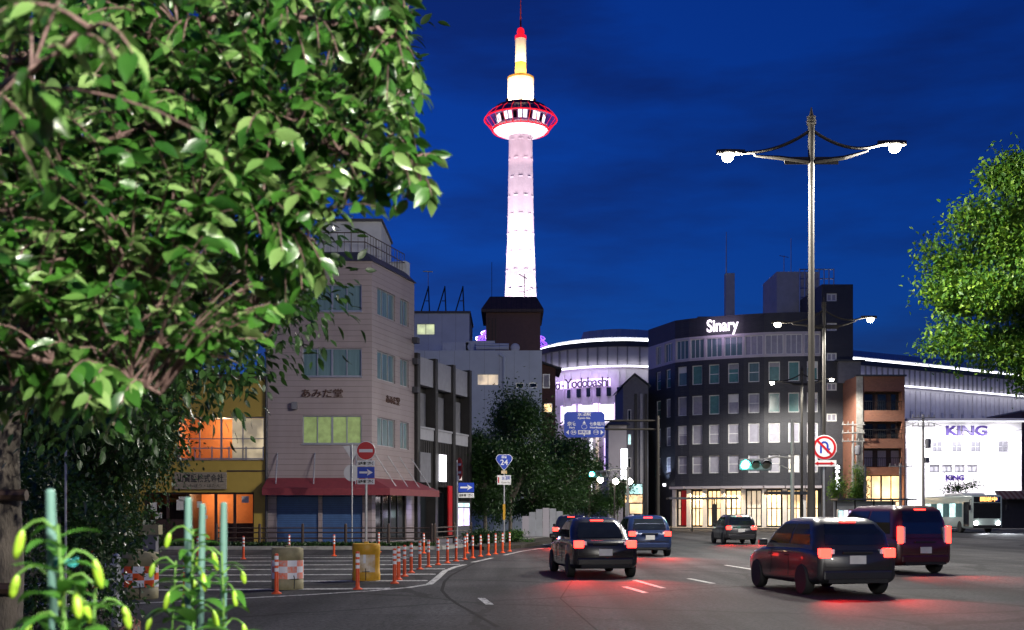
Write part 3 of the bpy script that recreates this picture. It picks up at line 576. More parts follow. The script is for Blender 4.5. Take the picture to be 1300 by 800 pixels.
# ================================================================== pale blue-white block behind with roof plant
def bluewhite_block():
    y = 95.0; x0, x1 = Xp(520, y), Xp(688, y); H = Zp(445, y)
    root = thing("office_building", "pale blue-white low office block with one lit window and roof pipes", "building", (x0, y, 0))
    A = V((0, 0, 0)); fx = V((1, 0, 0)); w_ = x1 - x0
    wn = (Xp(606, y) - x0, Xp(633, y) - x0, Zp(489, y), Zp(475, y)); v1 = (Xp(655, y) - x0, Xp(665, y) - x0, Zp(492, y), Zp(486, y)); v2 = (Xp(672, y) - x0, Xp(682, y) - x0, Zp(492, y), Zp(486, y))
    w = MB(); w.facade(A, fx, w_, H, [wn, v1, v2], .2); w.add([V((w_, 0, 0)), V((w_, 9, 0)), V((w_, 9, H)), V((w_, 0, H))], [(0, 1, 2, 3)]); w.add([V((0, 0, 0)), V((0, 0, H)), V((0, 9, H)), V((0, 9, 0))], [(0, 1, 2, 3)])
    w.add([V((0, 0, H - .3)), V((w_, 0, H - .3)), V((w_, 9, H - .3)), V((0, 9, H - .3))], [(0, 1, 2, 3)]); w.add([V((0, 9, 0)), V((0, 9, H)), V((w_, 9, H)), V((w_, 9, 0))], [(0, 1, 2, 3)])
    w.build("wall", M["bluewhite"], root)
    window(root, A, fx, *wn, .18, 2, M["alu"], M["warmdim"]); window(root, A, fx, *v1, .18, 1, M["alu"], M["glass"]); window(root, A, fx, *v2, .18, 1, M["alu"], M["glass"])
    q = MB(); px = Xp(640, y) - x0; q.tube([V((px - .4, -.1, H - .3)), V((px, -.12, H - .6)), V((px, -.12, 2))], .11, 8); q.build("downpipe", M["bluewhite"], root)
    q = MB(); q.tube([V((Xp(604, y) - x0, .6, H + .3)), V((Xp(646, y) - x0, .6, H + .3))], .16, 8); q.tube([V((Xp(604, y) - x0, .9, H + .6)), V((Xp(646, y) - x0, .9, H + .6))], .1, 8); q.build("roof_pipe", M["bluewhite"], root)
    for px, wd, h in ((560, 2.2, .9), (590, 2.4, 1.0)):
        q = MB(); a = Xp(px, y) - x0; q.box(a, a + wd, 1.5, 3.2, H - .2, H + h); q.lathe([(.35, 0), (.35, .06)], 16, (a + .5, 1.46, H + .5), axis='Y'); q.build("air_conditioner", M["bluewhite"], root, bevel=.04)
    return root
bluewhite_block()
def stair_block():
    y = 103.0; x0, x1 = Xp(526, y), Xp(596, y); H = Zp(398, y)
    root = thing("office_building", "taller pale block with one small yellow lit window behind the low office", "building", (x0, y, 0))
    A = V((0, 0, 0)); fx = V((1, 0, 0)); w_ = x1 - x0; wn = (Xp(529, y) - x0, Xp(552, y) - x0, Zp(425, y), Zp(411, y))
    w = MB(); w.facade(A, fx, w_, H, [wn], .2); w.add([V((w_, 0, 0)), V((w_, 8, 0)), V((w_, 8, H)), V((w_, 0, H))], [(0, 1, 2, 3)]); w.add([V((0, 0, 0)), V((0, 0, H)), V((0, 8, H)), V((0, 8, 0))], [(0, 1, 2, 3)]); w.add([V((0, 0, H)), V((w_, 0, H)), V((w_, 8, H)), V((0, 8, H))], [(0, 1, 2, 3)])
    w.build("wall", M["bluewhite"], root); window(root, A, fx, *wn, .18, 2, M["alu"], M["lemonwin"])
    q = MB(); q.box(-.1, w_ + .1, -.1, 8, H, H + .2); q.build("parapet_cap", M["mauve_trim"], root)
    for px in (541, 562, 585):
        a = Xp(px, y) - x0; q = MB(); q.tube([V((a - .5, .6, H + .2)), V((a + .15, .6, H + 2.4))], .06, 6); q.tube([V((a + .25, .6, H + .2)), V((a + .15, .6, H + 2.5))], .06, 6); q.tube([V((a - .1, .6, H + 1.2)), V((a + .2, .6, H + 1.2))], .04, 6); q.build("roof_brace", M["blackmetal"], root)
    a = Xp(543, y) - x0; q = MB(); q.tube([V((a, .6, H + 2.3)), V((a, .6, H + 3.8))], .035, 6); q.tube([V((a - .45, .6, H + 3.8)), V((a + .4, .6, H + 3.75))], .05, 6); q.build("antenna", M["alu"], root)
stair_block()
def brown_tower():
    y = 106.0; x0, x1 = Xp(617, y), Xp(686, y); H = Zp(397, y)
    root = thing("brown_building", "brown tiled narrow building with hipped roof in front of the lit tower", "building", (x0, y, 0))
    w = MB(); w_ = x1 - x0; w.box(0, w_, 0, 7, 0, H); w.build("wall", M["brownwall"], root)
    q = MB(); a, b = Xp(611, y) - x0, Xp(690, y) - x0; c, d = Xp(622, y) - x0, Xp(681, y) - x0; zt = Zp(375, y)
    q.loft([[V((a, -.5, H)), V((b, -.5, H)), V((b, 7.5, H)), V((a, 7.5, H))], [V((a, -.5, H + .25)), V((b, -.5, H + .25)), V((b, 7.5, H + .25)), V((a, 7.5, H + .25))], [V((c, .6, zt)), V((d, .6, zt)), V((d, 6.4, zt)), V((c, 6.4, zt))]]); q.build("roof", M["roofbrown"], root)
    q = MB(); a = Xp(666, y) - x0; q.tube([V((a, 1, zt)), V((a, 1, zt + 2.1))], .035, 6); q.tube([V((a - .5, 1, zt + 2.1)), V((a + .2, 1, zt + 1.7))], .04, 5); q.tube([V((a - .2, 1, zt + .5)), V((a + 1.2, 1, zt + .9))], .03, 5); q.tube([V((a - .7, 1, zt + .6)), V((a + .4, 1, zt + .35))], .03, 5); q.build("antenna", M["blackmetal"], root)
    a = Xp(624, y) - x0; q = MB(); q.tube([V((a, 1.5, zt)), V((a, 1.5, zt + 3.3))], .025, 5); q.build("lightning_rod", M["blackmetal"], root)
    q = MB(); a = Xp(654, y) - x0; q.lathe([(.02, 0), (.3, .04), (.42, .14)], 16, (a, -.3, Zp(442, y)), axis='Y'); q.build("satellite_dish", M["white"], root)
    q = MB(); a = Xp(620, y) - x0
    for k in range(3): q.box(a + k * .3, a + k * .3 + .1, -.12, 0, Zp(447, y), Zp(404, y))
    q.build("pipes", M["brownrail"], root)
brown_tower()
def red_house():
    y = 112.0; x0, x1 = Xp(676, y), Xp(705, y); z1, z0 = Zp(458, y), Zp(468, y)
    root = thing("brick_house", "narrow reddish brick house with cream window beside the department store sign", "house", (x0, y, 0))
    w = MB(); w_ = x1 - x0; w.add([V((0, 0, 0)), V((w_, 0, 0)), V((w_, 0, z0)), V((0, 0, z1)), V((0, 6, 0)), V((w_, 6, 0)), V((w_, 6, z0)), V((0, 6, z1))], [(0, 1, 2, 3), (1, 5, 6, 2), (4, 0, 3, 7), (5, 4, 7, 6)]); w.build("wall", M["redbrown"], root)
    q = MB(); q.add([V((-.2, -.3, z1 + .1)), V((w_ + .6, -.3, z0 - .15)), V((w_ + .6, 6.2, z0 - .15)), V((-.2, 6.2, z1 + .1)), V((-.2, -.3, z1 + .3)), V((w_ + .6, -.3, z0 + .05)), V((w_ + .6, 6.2, z0 + .05)), V((-.2, 6.2, z1 + .3))], [(3, 2, 1, 0), (4, 5, 6, 7), (0, 1, 5, 4), (1, 2, 6, 5), (2, 3, 7, 6), (3, 0, 4, 7)]); q.build("roof", M["slate"], root)
    fx = V((1, 0, 0))
    for a, b, c, d, gm in ((689, 698, 493, 475, M["curtain_pale"]), (690, 701, 524, 512, M["warmwin"])):
        f = MB(); o = V((0, 0, 0)); f.obox(o, fx, nrm(fx), Xp(a, y) - x0, Xp(b, y) - x0, .0, .08, Zp(c, y), Zp(d, y)); wd = f.build("window", M["alu"], root)
        f = MB(); f.obox(o, fx, nrm(fx), Xp(a, y) - x0 + .08, Xp(b, y) - x0 - .08, .085, .09, Zp(c, y) + .08, Zp(d, y) - .08); f.build("pane", gm, wd)
red_house()

# ================================================================== tall white observation tower
def tower():
    y = 330.0; k = y / FPX; cx = Xp(661, y)
    root = thing("observation_tower", "floodlit white observation tower with red ringed deck and spire", "tower", (cx, y, 0))
    Zt = lambda py: Zp(py, y)
    prof = [(24, 650), (23, 500), (21.5, 420), (20, 375), (18.6, 340), (17, 300), (16, 250), (15.2, 200), (14.8, 168)]
    s = MB(); nn = 40
    pts = [(r_ * k, Zt(p)) for r_, p in prof]
    fine = []
    for (a, b) in zip(pts, pts[1:]):
        for t in np.linspace(0, 1, 5)[:-1]: fine.append((a[0] + (b[0] - a[0]) * t, a[1] + (b[1] - a[1]) * t))
    s.lathe(fine + [pts[-1]], nn); s.build("shaft", M["towerwhite"], root, smooth=True)
    # shell seams and portholes of the shaft
    q = MB(); z = Zt(380); j = 0
    while z < Zt(180):
        r_ = np.interp(z, [p[1] for p in pts], [p[0] for p in pts])
        for a in np.arange(0, 2 * math.pi, math.pi / 4):
            a2 = a + (j % 2) * math.pi / 8
            p = V((math.cos(a2), math.sin(a2), 0)); t = V((-p.y, p.x, 0)); c = p * (r_ + .02) + UP * (z + 2.2)
            q.add([c - t * .7 - UP * .12, c + t * .7 - UP * .12, c + t * .5 + UP * .3 + p * .06, c - t * .5 + UP * .3 + p * .06], [(0, 1, 2, 3)])
        z += 5.2; j += 1
    q.build("shell_seam", M["towerwhite"], root)
    d = MB(); d.lathe([(14.6 * k, Zt(174)), (27 * k, Zt(170.5)), (32 * k, Zt(168)), (36 * k, Zt(163.5))], 48); d.build("deck_underside", M["towerwhite"], root, smooth=True)
    d = MB(); d.lathe([(45.5 * k, Zt(153.8)), (46 * k, Zt(152.2)), (41 * k, Zt(146)), (33 * k, Zt(140.5)), (31 * k, Zt(141.5)), (32.6 * k, Zt(147.5)), (44 * k, Zt(152.6))], 48, cap=False); d.build("deck_ring", M["purpleletter"], root, smooth=True)
    rr = MB()
    for r_, p in ((45.9, 153), (35.6, 166.3)):
        ring = [V((math.cos(a) * r_ * k, math.sin(a) * r_ * k, Zt(p))) for a in np.linspace(0, 2 * math.pi, 49)]; rr.tube(ring, .2, 6)
    for a in np.linspace(0, 2 * math.pi, 24, endpoint=False):
        rr.tube([V((math.cos(a) * 46.2 * k, math.sin(a) * 46.2 * k, Zt(152.5))), V((math.cos(a) * 41.2 * k, math.sin(a) * 41.2 * k, Zt(145.6))), V((math.cos(a) * 33.2 * k, math.sin(a) * 33.2 * k, Zt(140.2)))], .07, 5); rr.tube([V((math.cos(a) * 45.9 * k, math.sin(a) * 45.9 * k, Zt(153))), V((math.cos(a) * 35.6 * k, math.sin(a) * 35.6 * k, Zt(166.3)))], .07, 5)
    rr.build("red_light_ring", M["redneon"], root)
    d = MB(); d.lathe([(27 * k, Zt(168)), (29 * k, Zt(159)), (32 * k, Zt(147)), (30 * k, Zt(140)), (17 * k, Zt(134)), (16 * k, Zt(132))], 48); d.build("deck_body", M["whitewall"], root, smooth=True)
    for i in range(30):
        a = 2 * math.pi * i / 30; b = a + 2 * math.pi / 30 * .72
        q = MB(); q.add([V((math.cos(t) * r_ * k, math.sin(t) * r_ * k, Zt(p))) for t, r_, p in ((a, 29.2, 158.5), (b, 29.2, 158.5), (b, 31.6, 149.5), (a, 31.6, 149.5))], [(0, 1, 2, 3)])
        w = q.build("deck_window", M["whitewin"] if i % 3 else M["glass"], root)
    bal = MB(); bal.lathe([(32 * k, Zt(141)), (33 * k, Zt(138)), (24 * k, Zt(134.2)), (23.5 * k, Zt(136))], 36, cap=False); bal.build("deck_roof", M["purpleletter"], root)
    d = MB(); d.lathe([(16.6 * k, Zt(134)), (16.6 * k, Zt(101)), (15.8 * k, Zt(100.5))], 36); d.build("lower_drum", M["towerwhite"], root, smooth=True)
    d = MB(); d.lathe([(17 * k, Zt(101.5)), (17 * k, Zt(99)), (13 * k, Zt(97)), (9 * k, Zt(96))], 36); d.build("drum_cap", M["gold"], root)
    d = MB(); d.lathe([(7.3 * k, Zt(97)), (7.0 * k, Zt(80))], 28); d.build("gold_collar", M["gold"], root, smooth=True)
    d = MB(); d.lathe([(7.0 * k, Zt(80)), (6.9 * k, Zt(50))], 28); d.build("upper_drum", M["towerwhite"], root, smooth=True)
    d = MB(); d.lathe([(7.3 * k, Zt(50)), (7.3 * k, Zt(46)), (4 * k, Zt(44)), (5 * k, Zt(41)), (4 * k, Zt(37)), (1.2 * k, Zt(35))], 24); d.build("beacon_cap", M["redneon"], root)
    d = MB(); d.lathe([(1.3 * k, Zt(36)), (.9 * k, Zt(18)), (.5 * k, Zt(-4))], 10); d.build("spire", M["towerred"], root)
    for a in np.linspace(0, 2 * math.pi, 8, endpoint=False):
        q = MB(); c = V((math.cos(a) * 24 * k, math.sin(a) * 24 * k, Zt(134) + .3)); q.box(c.x - .4, c.x + .4, c.y - .4, c.y + .4, c.z - .5, c.z + .2); q.build("floodlight", M["darkpole"], root)
    # purple lit lattice ring round the foot
    q = MB()
    for zz, rad in ((Zt(437), 10.2), (Zt(430), 9.6), (Zt(423), 8.2), (Zt(418), 6.5)):
        q.tube([V((math.cos(a) * rad - 2.9, math.sin(a) * rad, zz)) for a in np.linspace(0, 2 * math.pi, 41)], .2, 5)
    for a in np.linspace(0, 2 * math.pi, 28, endpoint=False):
        for s_ in (.35, -.35): q.tube([V((math.cos(a) * 10.2 - 2.9, math.sin(a) * 10.2, Zt(437))), V((math.cos(a + s_) * 6.5 - 2.9, math.sin(a + s_) * 6.5, Zt(418)))], .1, 4)
    q.build("purple_lattice", M["purple"], root)
    b = MB(); b.box(-20, 20, -6, 24, 0, 31); b.box(-14, 14, -2, 20, 31, 44); b.build("base_building", M["pale"], root)
    # floodlights: base, mid aiming up and the rings lighting the drums
    for a in np.linspace(-math.pi, 0, 4):
        c = V((math.cos(a) * 16, math.sin(a) * 16, 46)); lamp('SPOT', "tower_flood", c, 66000, (1, .82, .93), .5, (0, 0, 72), 70, .5, root)
        c = V((math.cos(a) * 30, math.sin(a) * 30, 46)); lamp('SPOT', "tower_flood", c, 135000, (1, .74, .83), .5, (0, 0, 98), 40, .6, root)
    for a in (-2.6, -1.57, -.54):
        c = V((math.cos(a) * 9, math.sin(a) * 9, Zt(150) - 13)); lamp('SPOT', "tower_flood", c, 500, (1, .6, .65), .3, (0, 0, Zt(165)), 120, .5, root)
        c = V((math.cos(a) * 7.5, math.sin(a) * 7.5, Zt(131))); lamp('SPOT', "tower_flood", c, 9000, (1, .74, .42), .3, (0, 0, Zt(112)), 120, .5, root)
        c = V((math.cos(a) * 5, math.sin(a) * 5, Zt(98))); lamp('SPOT', "tower_flood", c, 7500, (1, .74, .36), .3, (0, 0, Zt(70)), 100, .6, root)
tower()

# ================================================================== department store with ribbed shell
def store():
    pts = [(676, 229), (686, 224), (700, 220), (720, 216.5), (745, 213.8), (770, 212.4), (795, 212), (826, 213), (870, 216), (920, 220.5), (1000, 229), (1083, 238), (1180, 250), (1300, 268), (1420, 288)]
    Q = [V((Xp(a, b), b, 0)) for a, b in pts]; o = Q[6].copy()
    root = thing("department_store", "huge curved lilac lit department store with ribbed shell and glowing roof strips", "department store", o)
    Q = [p - o for p in Q]
    # resample evenly
    F_ = []
    for a, b in zip(Q, Q[1:]):
        n = max(1, int((b - a).length / 1.55))
        F_ += [a.lerp(b, i / n) for i in range(n)]
    F_.append(Q[-1]); N = len(F_)
    nr = []
    for i in range(N):
        d = (F_[min(i + 1, N - 1)] - F_[max(i - 1, 0)]).normalized(); nr.append(nrm(d))
    def band(mb, o0, z0, o1, z1, mi=0):
        for i in range(N - 1): mb.add([F_[i] + nr[i] * o0 + UP * z0, F_[i + 1] + nr[i + 1] * o0 + UP * z0, F_[i + 1] + nr[i + 1] * o1 + UP * z1, F_[i] + nr[i] * o1 + UP * z1], [(0, 1, 2, 3)], mi)
    Y0 = 212.0; z = lambda py: Zp(py, Y0)
    zs, zl, zu, zr, zt = z(466), z(440), z(433), z(429.5), z(411)
    w = MB(); band(w, -1.0, 0, -1.0, zs); band(w, -1.0, zs - .02, 0, zs)
    w.build("lower_wall", M["rib"], root)
    w = MB(); band(w, 0, zs, 0, zl); w.build("upper_wall", M["rib"], root)
    rb = MB(); rl = MB()
    for i in range(0, N - 1):
        a = F_[i]; d = (F_[i + 1] - F_[i]).normalized(); n = nr[i]
        rb.obox(a, d, n, .1, .32, .0, .28, zs + .3, zl)
        if i % 3 == 0: rl.obox(a, d, n, .0, .5, -1.0, -.72, 0, zs - .5)
        else: rl.obox(a, d, n, .0, .14, -1.0, -.86, 0, zs - .5)
    rb.build("upper_ribs", M["ribdark"], root); rl.build("lower_ribs", M["rib"], root)
    w = MB(); band(w, .5, zl, .5, zu); band(w, 0, zl, .5, zl); band(w, .5, zu, -1.2, zu); w.build("cornice", M["darkband"], root)
    w = MB(); band(w, -1.2, zu, -1.2, zr + .4); w.build("parapet", M["whitewall"], root)
    st = MB(); band(st, -.6, zr - .5, -.6, zr + .05); band(st, -.6, zr + .05, -1.1, zr + .05); st.build("roof_light_strip", M["storestrip"], root)
    st = MB(); band(st, .95, zs - .05, .95, zs + .22); band(st, .95, zs + .22, .35, zs + .22); st.build("shell_light_strip", M["storestrip"], root)
    rf = MB()
    for i in range(N - 1): rf.add([F_[i] - nr[i] * 3 + UP * (zr + .3), F_[i + 1] - nr[i + 1] * 3 + UP * (zr + .3), F_[i + 1] + V((0, 60, 0)) + UP * (zr + .3), F_[i] + V((0, 60, 0)) + UP * (zr + .3)], [(0, 1, 2, 3)])
    rf.build("roof", M["pale"], root)
    pa = MB(); i0 = next(i for i in range(N) if (F_[i] + o).x / (F_[i] + o).y * FPX + 650 > 706)
    for i in range(i0, N - 1): pa.add([F_[i] - nr[i] * 6 + UP * zr, F_[i + 1] - nr[i + 1] * 6 + UP * zr, F_[i + 1] - nr[i + 1] * 6 + UP * zt, F_[i] - nr[i] * 6 + UP * zt], [(0, 1, 2, 3)])
    a = F_[i0] - nr[i0] * 6; pa.add([a + V((0, 12, 0)) + UP * zr, a + UP * zr, a + UP * zt, a + V((0, 12, 0)) + UP * zt], [(0, 1, 2, 3)])
    pa.build("roof_screen", M["bluewhite"], root)
    # lettering hung off the curved face
    def on(px):   # wall frame at a photo column
        col = [(p + o).x / (p + o).y * FPX + 650 for p in F_]; i = max(0, min(N - 2, int(np.searchsorted(col, px)) - 1)); t = (px - col[i]) / (col[i + 1] - col[i])
        return F_[i].lerp(F_[i + 1], t), (F_[i + 1] - F_[i]).normalized(), nr[i]
    word = "Kyoto-Yodobashi"; x_px = [679, 686, 693, 700, 707.5, 714, 721, 728.8, 735.5, 742, 748.5, 755, 761, 767, 771.5]
    for ch, px in zip(word, x_px):
        p, d, n = on(px); text("sign_letter", ch, 2.45, M["signblack"], root, p + n * (-.1) + UP * z(484.5), d, .06, bold=.035)
    for px in np.arange(704, 772, 5.2):
        p, d, n = on(px); q = MB(); q.obox(p, d, n, -.36, .36, -.72, -.66, z(489.3), z(479.2)); q.build("sign_backlight", M["pinkwhite"], root)
    for px in (712, 738, 764):
        p, d, n = on(px); c = o * 0 + p + n * 1.2 + UP * z(484); lamp('AREA', "sign_glow", c, 160, (.62, .42, 1), 5, c - n, parent=root, sy=1.2)
    # narrow dark slots, big lit bays and vertical strips
    for px in (718, 731, 744, 758, 772, 786, 800, 813):
        p, d, n = on(px); q = MB(); q.obox(p, d, n, -.4, .4, -.95, -.66, z(502), z(491)); q.build("window", M["glass"], root)
    for px in (717, 742.5, 769):
        p, d, n = on(px); q = MB(); q.obox(p, d, n, -1.15, 1.15, -.95, -.64, z(535), z(513)); q.build("lit_bay", M["whitewin"], root)
        for t in (-1.9, -1.5, 1.4, 1.8): q = MB(); q.obox(p, d, n, t, t + .16, -.95, -.6, z(536), z(511)); q.build("light_strip", M["pinkwhite"], root)
    p, d, n = on(745)
    for px, t0, t1, m_ in ((727, 556, 640, "pinkwhite"), (737, 570, 620, "warmdim"), (748, 556, 640, "whitewin"), (756, 545, 640, "warmdim"), (767, 556, 600, "pinkwhite"), (775, 575, 640, "coolstrip"), (783, 570, 640, "pinkwhite")):
        p, d, n = on(px); q = MB(); q.obox(p, d, n, -.22, .22, -.95, -.58, z(t1), z(t0)); q.build("light_strip", M[m_], root)
    for px in range(1096, 1300, 13):
        p, d, n = on(px); q = MB(); q.obox(p, d, n, -.3, .3, -.95, -.66, z(520), z(500)); q.build("window", M["curtain_pale"], root)
    for px in (700, 735, 770, 805):
        p, d, n = on(px); c = p + n * 7 + UP * 12; lamp('SPOT', "wall_wash", c, 1500, (.86, .8, 1), .6, p + UP * 24, 110, .7, root)
    for px in (1100, 1160, 1220, 1280):
        p, d, n = on(px); c = p + n * 9 + UP * 14; lamp('SPOT', "wall_wash", c, 2000, (.62, .68, 1), .6, p + UP * 26, 110, .7, root)
store()
# ================================================================== dark curved hotel
def hotel():
    pts = [(823, 130.5), (857, 124.2), (875, 123.0), (895, 122.1), (918, 121.2), (944, 120.3), (970, 119.6), (996, 119.2), (1020, 119.0), (1043, 119.0)]
    o = V((Xp(944, 120), 120, .0)); H = 21.8
    root = thing("hotel", "dark brick curved hotel with lit name sign and pale window band under the roof", "hotel", o)
    Q = [V((Xp(a, b), b, 0)) - o for a, b in pts]
    zz = lambda py: Zp(py, 119.6)
    rows = [(zz(484.5), zz(459.5)), (zz(524), zz(499)), (zz(562), zz(537)), (zz(600), zz(577))]
    band = (zz(450), zz(425)); grd = (.2, zz(622))
    w = MB(); wl = MB(); wins = []; shop = []
    for i in range(len(Q) - 1):
        a, b = Q[i], Q[i + 1]; d = (b - a).normalized(); Lg = (b - a).length; ops = []
        if i == 0: xs = [(Lg * .3, Lg * .48), (Lg * .66, Lg * .84)]
        else: xs = [(Lg / 2 - .56, Lg / 2 + .56)]
        for z0, z1 in rows: ops += [(x0, x1, z0, z1) for x0, x1 in xs]
        bops = [(.12, Lg - .12, *band)] if i else [(Lg * .3, Lg * .5, *band), (Lg * .62, Lg * .9, *band)]
        if i: ops.append((.25, Lg - .25, *grd))
        zb0, zb1 = band[0] - .25, band[1] + .25
        w.facade(a, d, Lg, zb0, ops, .22); wl.facade(a, d, Lg, zb1, bops, .2, z0=zb0); w.facade(a, d, Lg, H, [], .2, z0=zb1)
        wins.append((a, d, ops[:-1] if i else ops, bops)); shop.append((a, d, ops[-1] if i else None))
    back = [Q[-1] + V((0, 22, 0)), Q[0] + V((3, 16, 0))]
    for a, b in ((Q[-1], back[0]), (back[0], back[1]), (back[1], Q[0])): w.add([a, b, b + UP * H, a + UP * H], [(0, 1, 2, 3)])
    top = [p + UP * (H - .4) for p in Q + back]; w.add(top, [tuple(range(len(top)))])
    w.build("wall", M["darkbrick"], root); wl.build("window_band", M["rib"], root)
    rnd = random.Random(3)
    for i, (a, d, ops, bops) in enumerate(wins):
        for q in ops:
            sash = rnd.random() < .5; top_row = q[2] > rows[1][0] - .2
            gm = M["curtain_teal"] if (q[2] > rows[0][0] - .2 or (top_row and rnd.random() < .35)) else M["curtain_pale"]
            if i == 7 and q[2] < rows[3][0] + .2: gm = M["warmdim"]
            wn = window(root, a, d, q[0], q[1], q[2], q[3], .2, 1, M["white"], gm if rnd.random() < .85 else M["curtain"], fw=.09, bars=1 if sash else 0)
            if rnd.random() < .4:
                bl = MB(); zc = q[2] + (q[3] - q[2]) * rnd.uniform(.35, .75); bl.obox(a, d, nrm(d), q[0] + .1, q[1] - .1, -.172, -.165, zc, q[3] - .1); bl.build("blind", M["white"] if rnd.random() < .5 else M["panelgrey"], wn)
        for q in bops: window(root, a, d, q[0], q[1], q[2], q[3], .2, 3, M["white"], M["curtain"] if i < 5 else M["curtain_pale"], fw=.07)
    for i, (a, d, q) in enumerate(shop):
        if not q: continue
        window(root, a, d, q[0], q[1], q[2], q[3], .2, 3, M["blackmetal"], M["warmwin"] if i not in (1, 5) else M["warmdim"], fw=.1, bars=1)
        pl = MB(); pl.obox(a, d, nrm(d), -.22, .22, .01, .2, 0, grd[1] + .1); pl.build("shop_pilaster", M["white"], root)
    cp = MB()
    for i in range(1, len(Q) - 1):
        a, b = Q[i], Q[i + 1]; d = (b - a).normalized(); n = nrm(d); L_ = (b - a).length
        cp.obox(a, d, n, .003, L_ - .003, .02, 1.1, grd[1] + .15, grd[1] + .4)
    cp.build("canopy", M["rib"], root)
    for i in (2, 4, 6): a, d, q = shop[i]; lamp('AREA', "shop_light", a + d * 1 + nrm(d) * .6 + UP * (grd[1] - .1), 320, (1, .68, .36), 1.5, a + d * 1 + nrm(d) * 2.5, parent=root)
    rd = MB(); a, d, q = shop[1]; rd.obox(a, d, nrm(d), .9, 1.6, .02, .12, .3, grd[1]); rd.build("red_banner", M["signred"], root)
    # name
    p = Q[4].lerp(Q[5], .0); d = (Q[5] - Q[3]).normalized(); n = nrm(d)
    lt = emit("name_letters", (.95, .82, .95), 2.6)
    text("sign_lettering", "Sinary", 1.75, lt, root, Q[4] + n * .3 + UP * zz(411), d, .05, 3.3, bold=.025)
    lamp('AREA', "sign_glow", Q[4] + n * 1.6 + UP * zz(412), 45, (.8, .6, 1), 3, Q[4] + UP * zz(412), parent=root)
    # blue-white light patch near ground: wall spotlights
    lamp('SPOT', "wall_uplight", Q[0].lerp(Q[1], .75) + nrm((Q[1] - Q[0]).normalized()) * 1.0 + UP * 4.2, 700, (.6, .75, 1), .1, Q[0].lerp(Q[1], .75) + UP * 12, 80, .6, root)
    hb = MB(); hb.box(-.15, .15, -.15, .15, 0, .3); hb.build("uplight", M["whitewin"], root, loc=Q[0].lerp(Q[1], .8) + nrm((Q[1] - Q[0]).normalized()) * .6 + UP * 4.4)
    # stair tower on the right, roof plant
    tx0, tx1 = Xp(1043.2, 118.6), Xp(1083, 118.6); a = V((tx0, 118.6, 0)) - o; fx = V((1, 0, 0)); tw = tx1 - tx0; th = Zp(361, 118.6)
    tops = [(Xp(1049.5, 118.6) - tx0, Xp(1062.5, 118.6) - tx0, Zp(p + 5, 118.6), Zp(p - 5, 118.6)) for p in (377.5, 415, 453, 491, 530, 569)]
    t = MB(); t.facade(a, fx, tw, th, tops, .18)
    A1 = a + fx * tw; t.add([A1, A1 + V((0, 14, 0)), A1 + V((0, 14, th)), A1 + UP * th], [(0, 1, 2, 3)]); t.add([a + V((0, 14, 0)), a, a + UP * th, a + V((0, 14, th))], [(0, 1, 2, 3)]); t.add([a + UP * th, A1 + UP * th, A1 + V((0, 14, th)), a + V((0, 14, th))], [(0, 1, 2, 3)])
    t.build("stair_tower", M["darkbrick"], root)
    for q in tops: window(root, a, fx, *q, .16, 2, M["white"], M["curtain_pale"], fw=.13)
    y = 128; b = MB(); x0, x1 = Xp(986, y) - o.x, Xp(1040, y) - o.x; b.box(x0, x1, 8, 15, H - .4, Zp(345, y)); b.build("roof_plant", M["pale"], root)
    b = MB(); x0, x1 = Xp(1013, y) - o.x, Xp(1056, y) - o.x
    for t_ in np.linspace(x0, x1, 8): b.tube([V((t_, 7.2, H)), V((t_, 7.2, Zp(343, y)))], .07, 5)
    for z_ in np.linspace(H + 1, Zp(344, y), 6): b.tube([V((x0, 7.2, z_)), V((x1, 7.2, z_))], .06, 5)
    b.build("plant_lattice", M["alu"], root)
    for px, p0, p1 in ((1007, 345, 300), (998, 345, 322)): b = MB(); c = Xp(px, y) - o.x; b.tube([V((c, 9, Zp(p0, y))), V((c, 9, Zp(p1, y)))], .05, 5); (b.tube([V((c - .5, 9, Zp(p1, y))), V((c + .5, 9, Zp(p1, y) - .2))], .04, 5) if p1 > 310 else None); b.build("antenna", M["alu"], root)
    y = 133; b = MB(); c = Xp(925, y) - o.x
    b.box(c - .5, c + .5, 12, 13, H - .4, Zp(349, y)); b.build("mast_base", M["pale"], root)
    b = MB(); b.tube([V((c - .35, 12.5, Zp(349, y))), V((c - .35, 12.5, Zp(296, y)))], [.08, .04], 6); b.build("mast", M["alu"], root)
    for px, wd in ((884, 2.2), (898, 3.0)):
        b = MB(); c = Xp(px, 128) - o.x; b.box(c, c + wd, 7, 9, H - .4, H + .9); b.build("air_conditioner", M["greyhouse"], root, bevel=.05)
    # vertical sign on the right edge
    b = MB(); c = Xp(1057, 117.5) - o.x; b.box(c, c + .75, -2.9, -2.6, Zp(624, 117.5), Zp(590, 117.5)); s = b.build("projecting_sign", M["blackmetal"], root)
    for i, ch in enumerate("ホテル入口"): text("sign_letter", ch, .52, M["coolstrip"], s, V((c + .37, -2.92, Zp(594 + i * 6.4, 117.5))), fx, .01, bold=.012)
hotel()

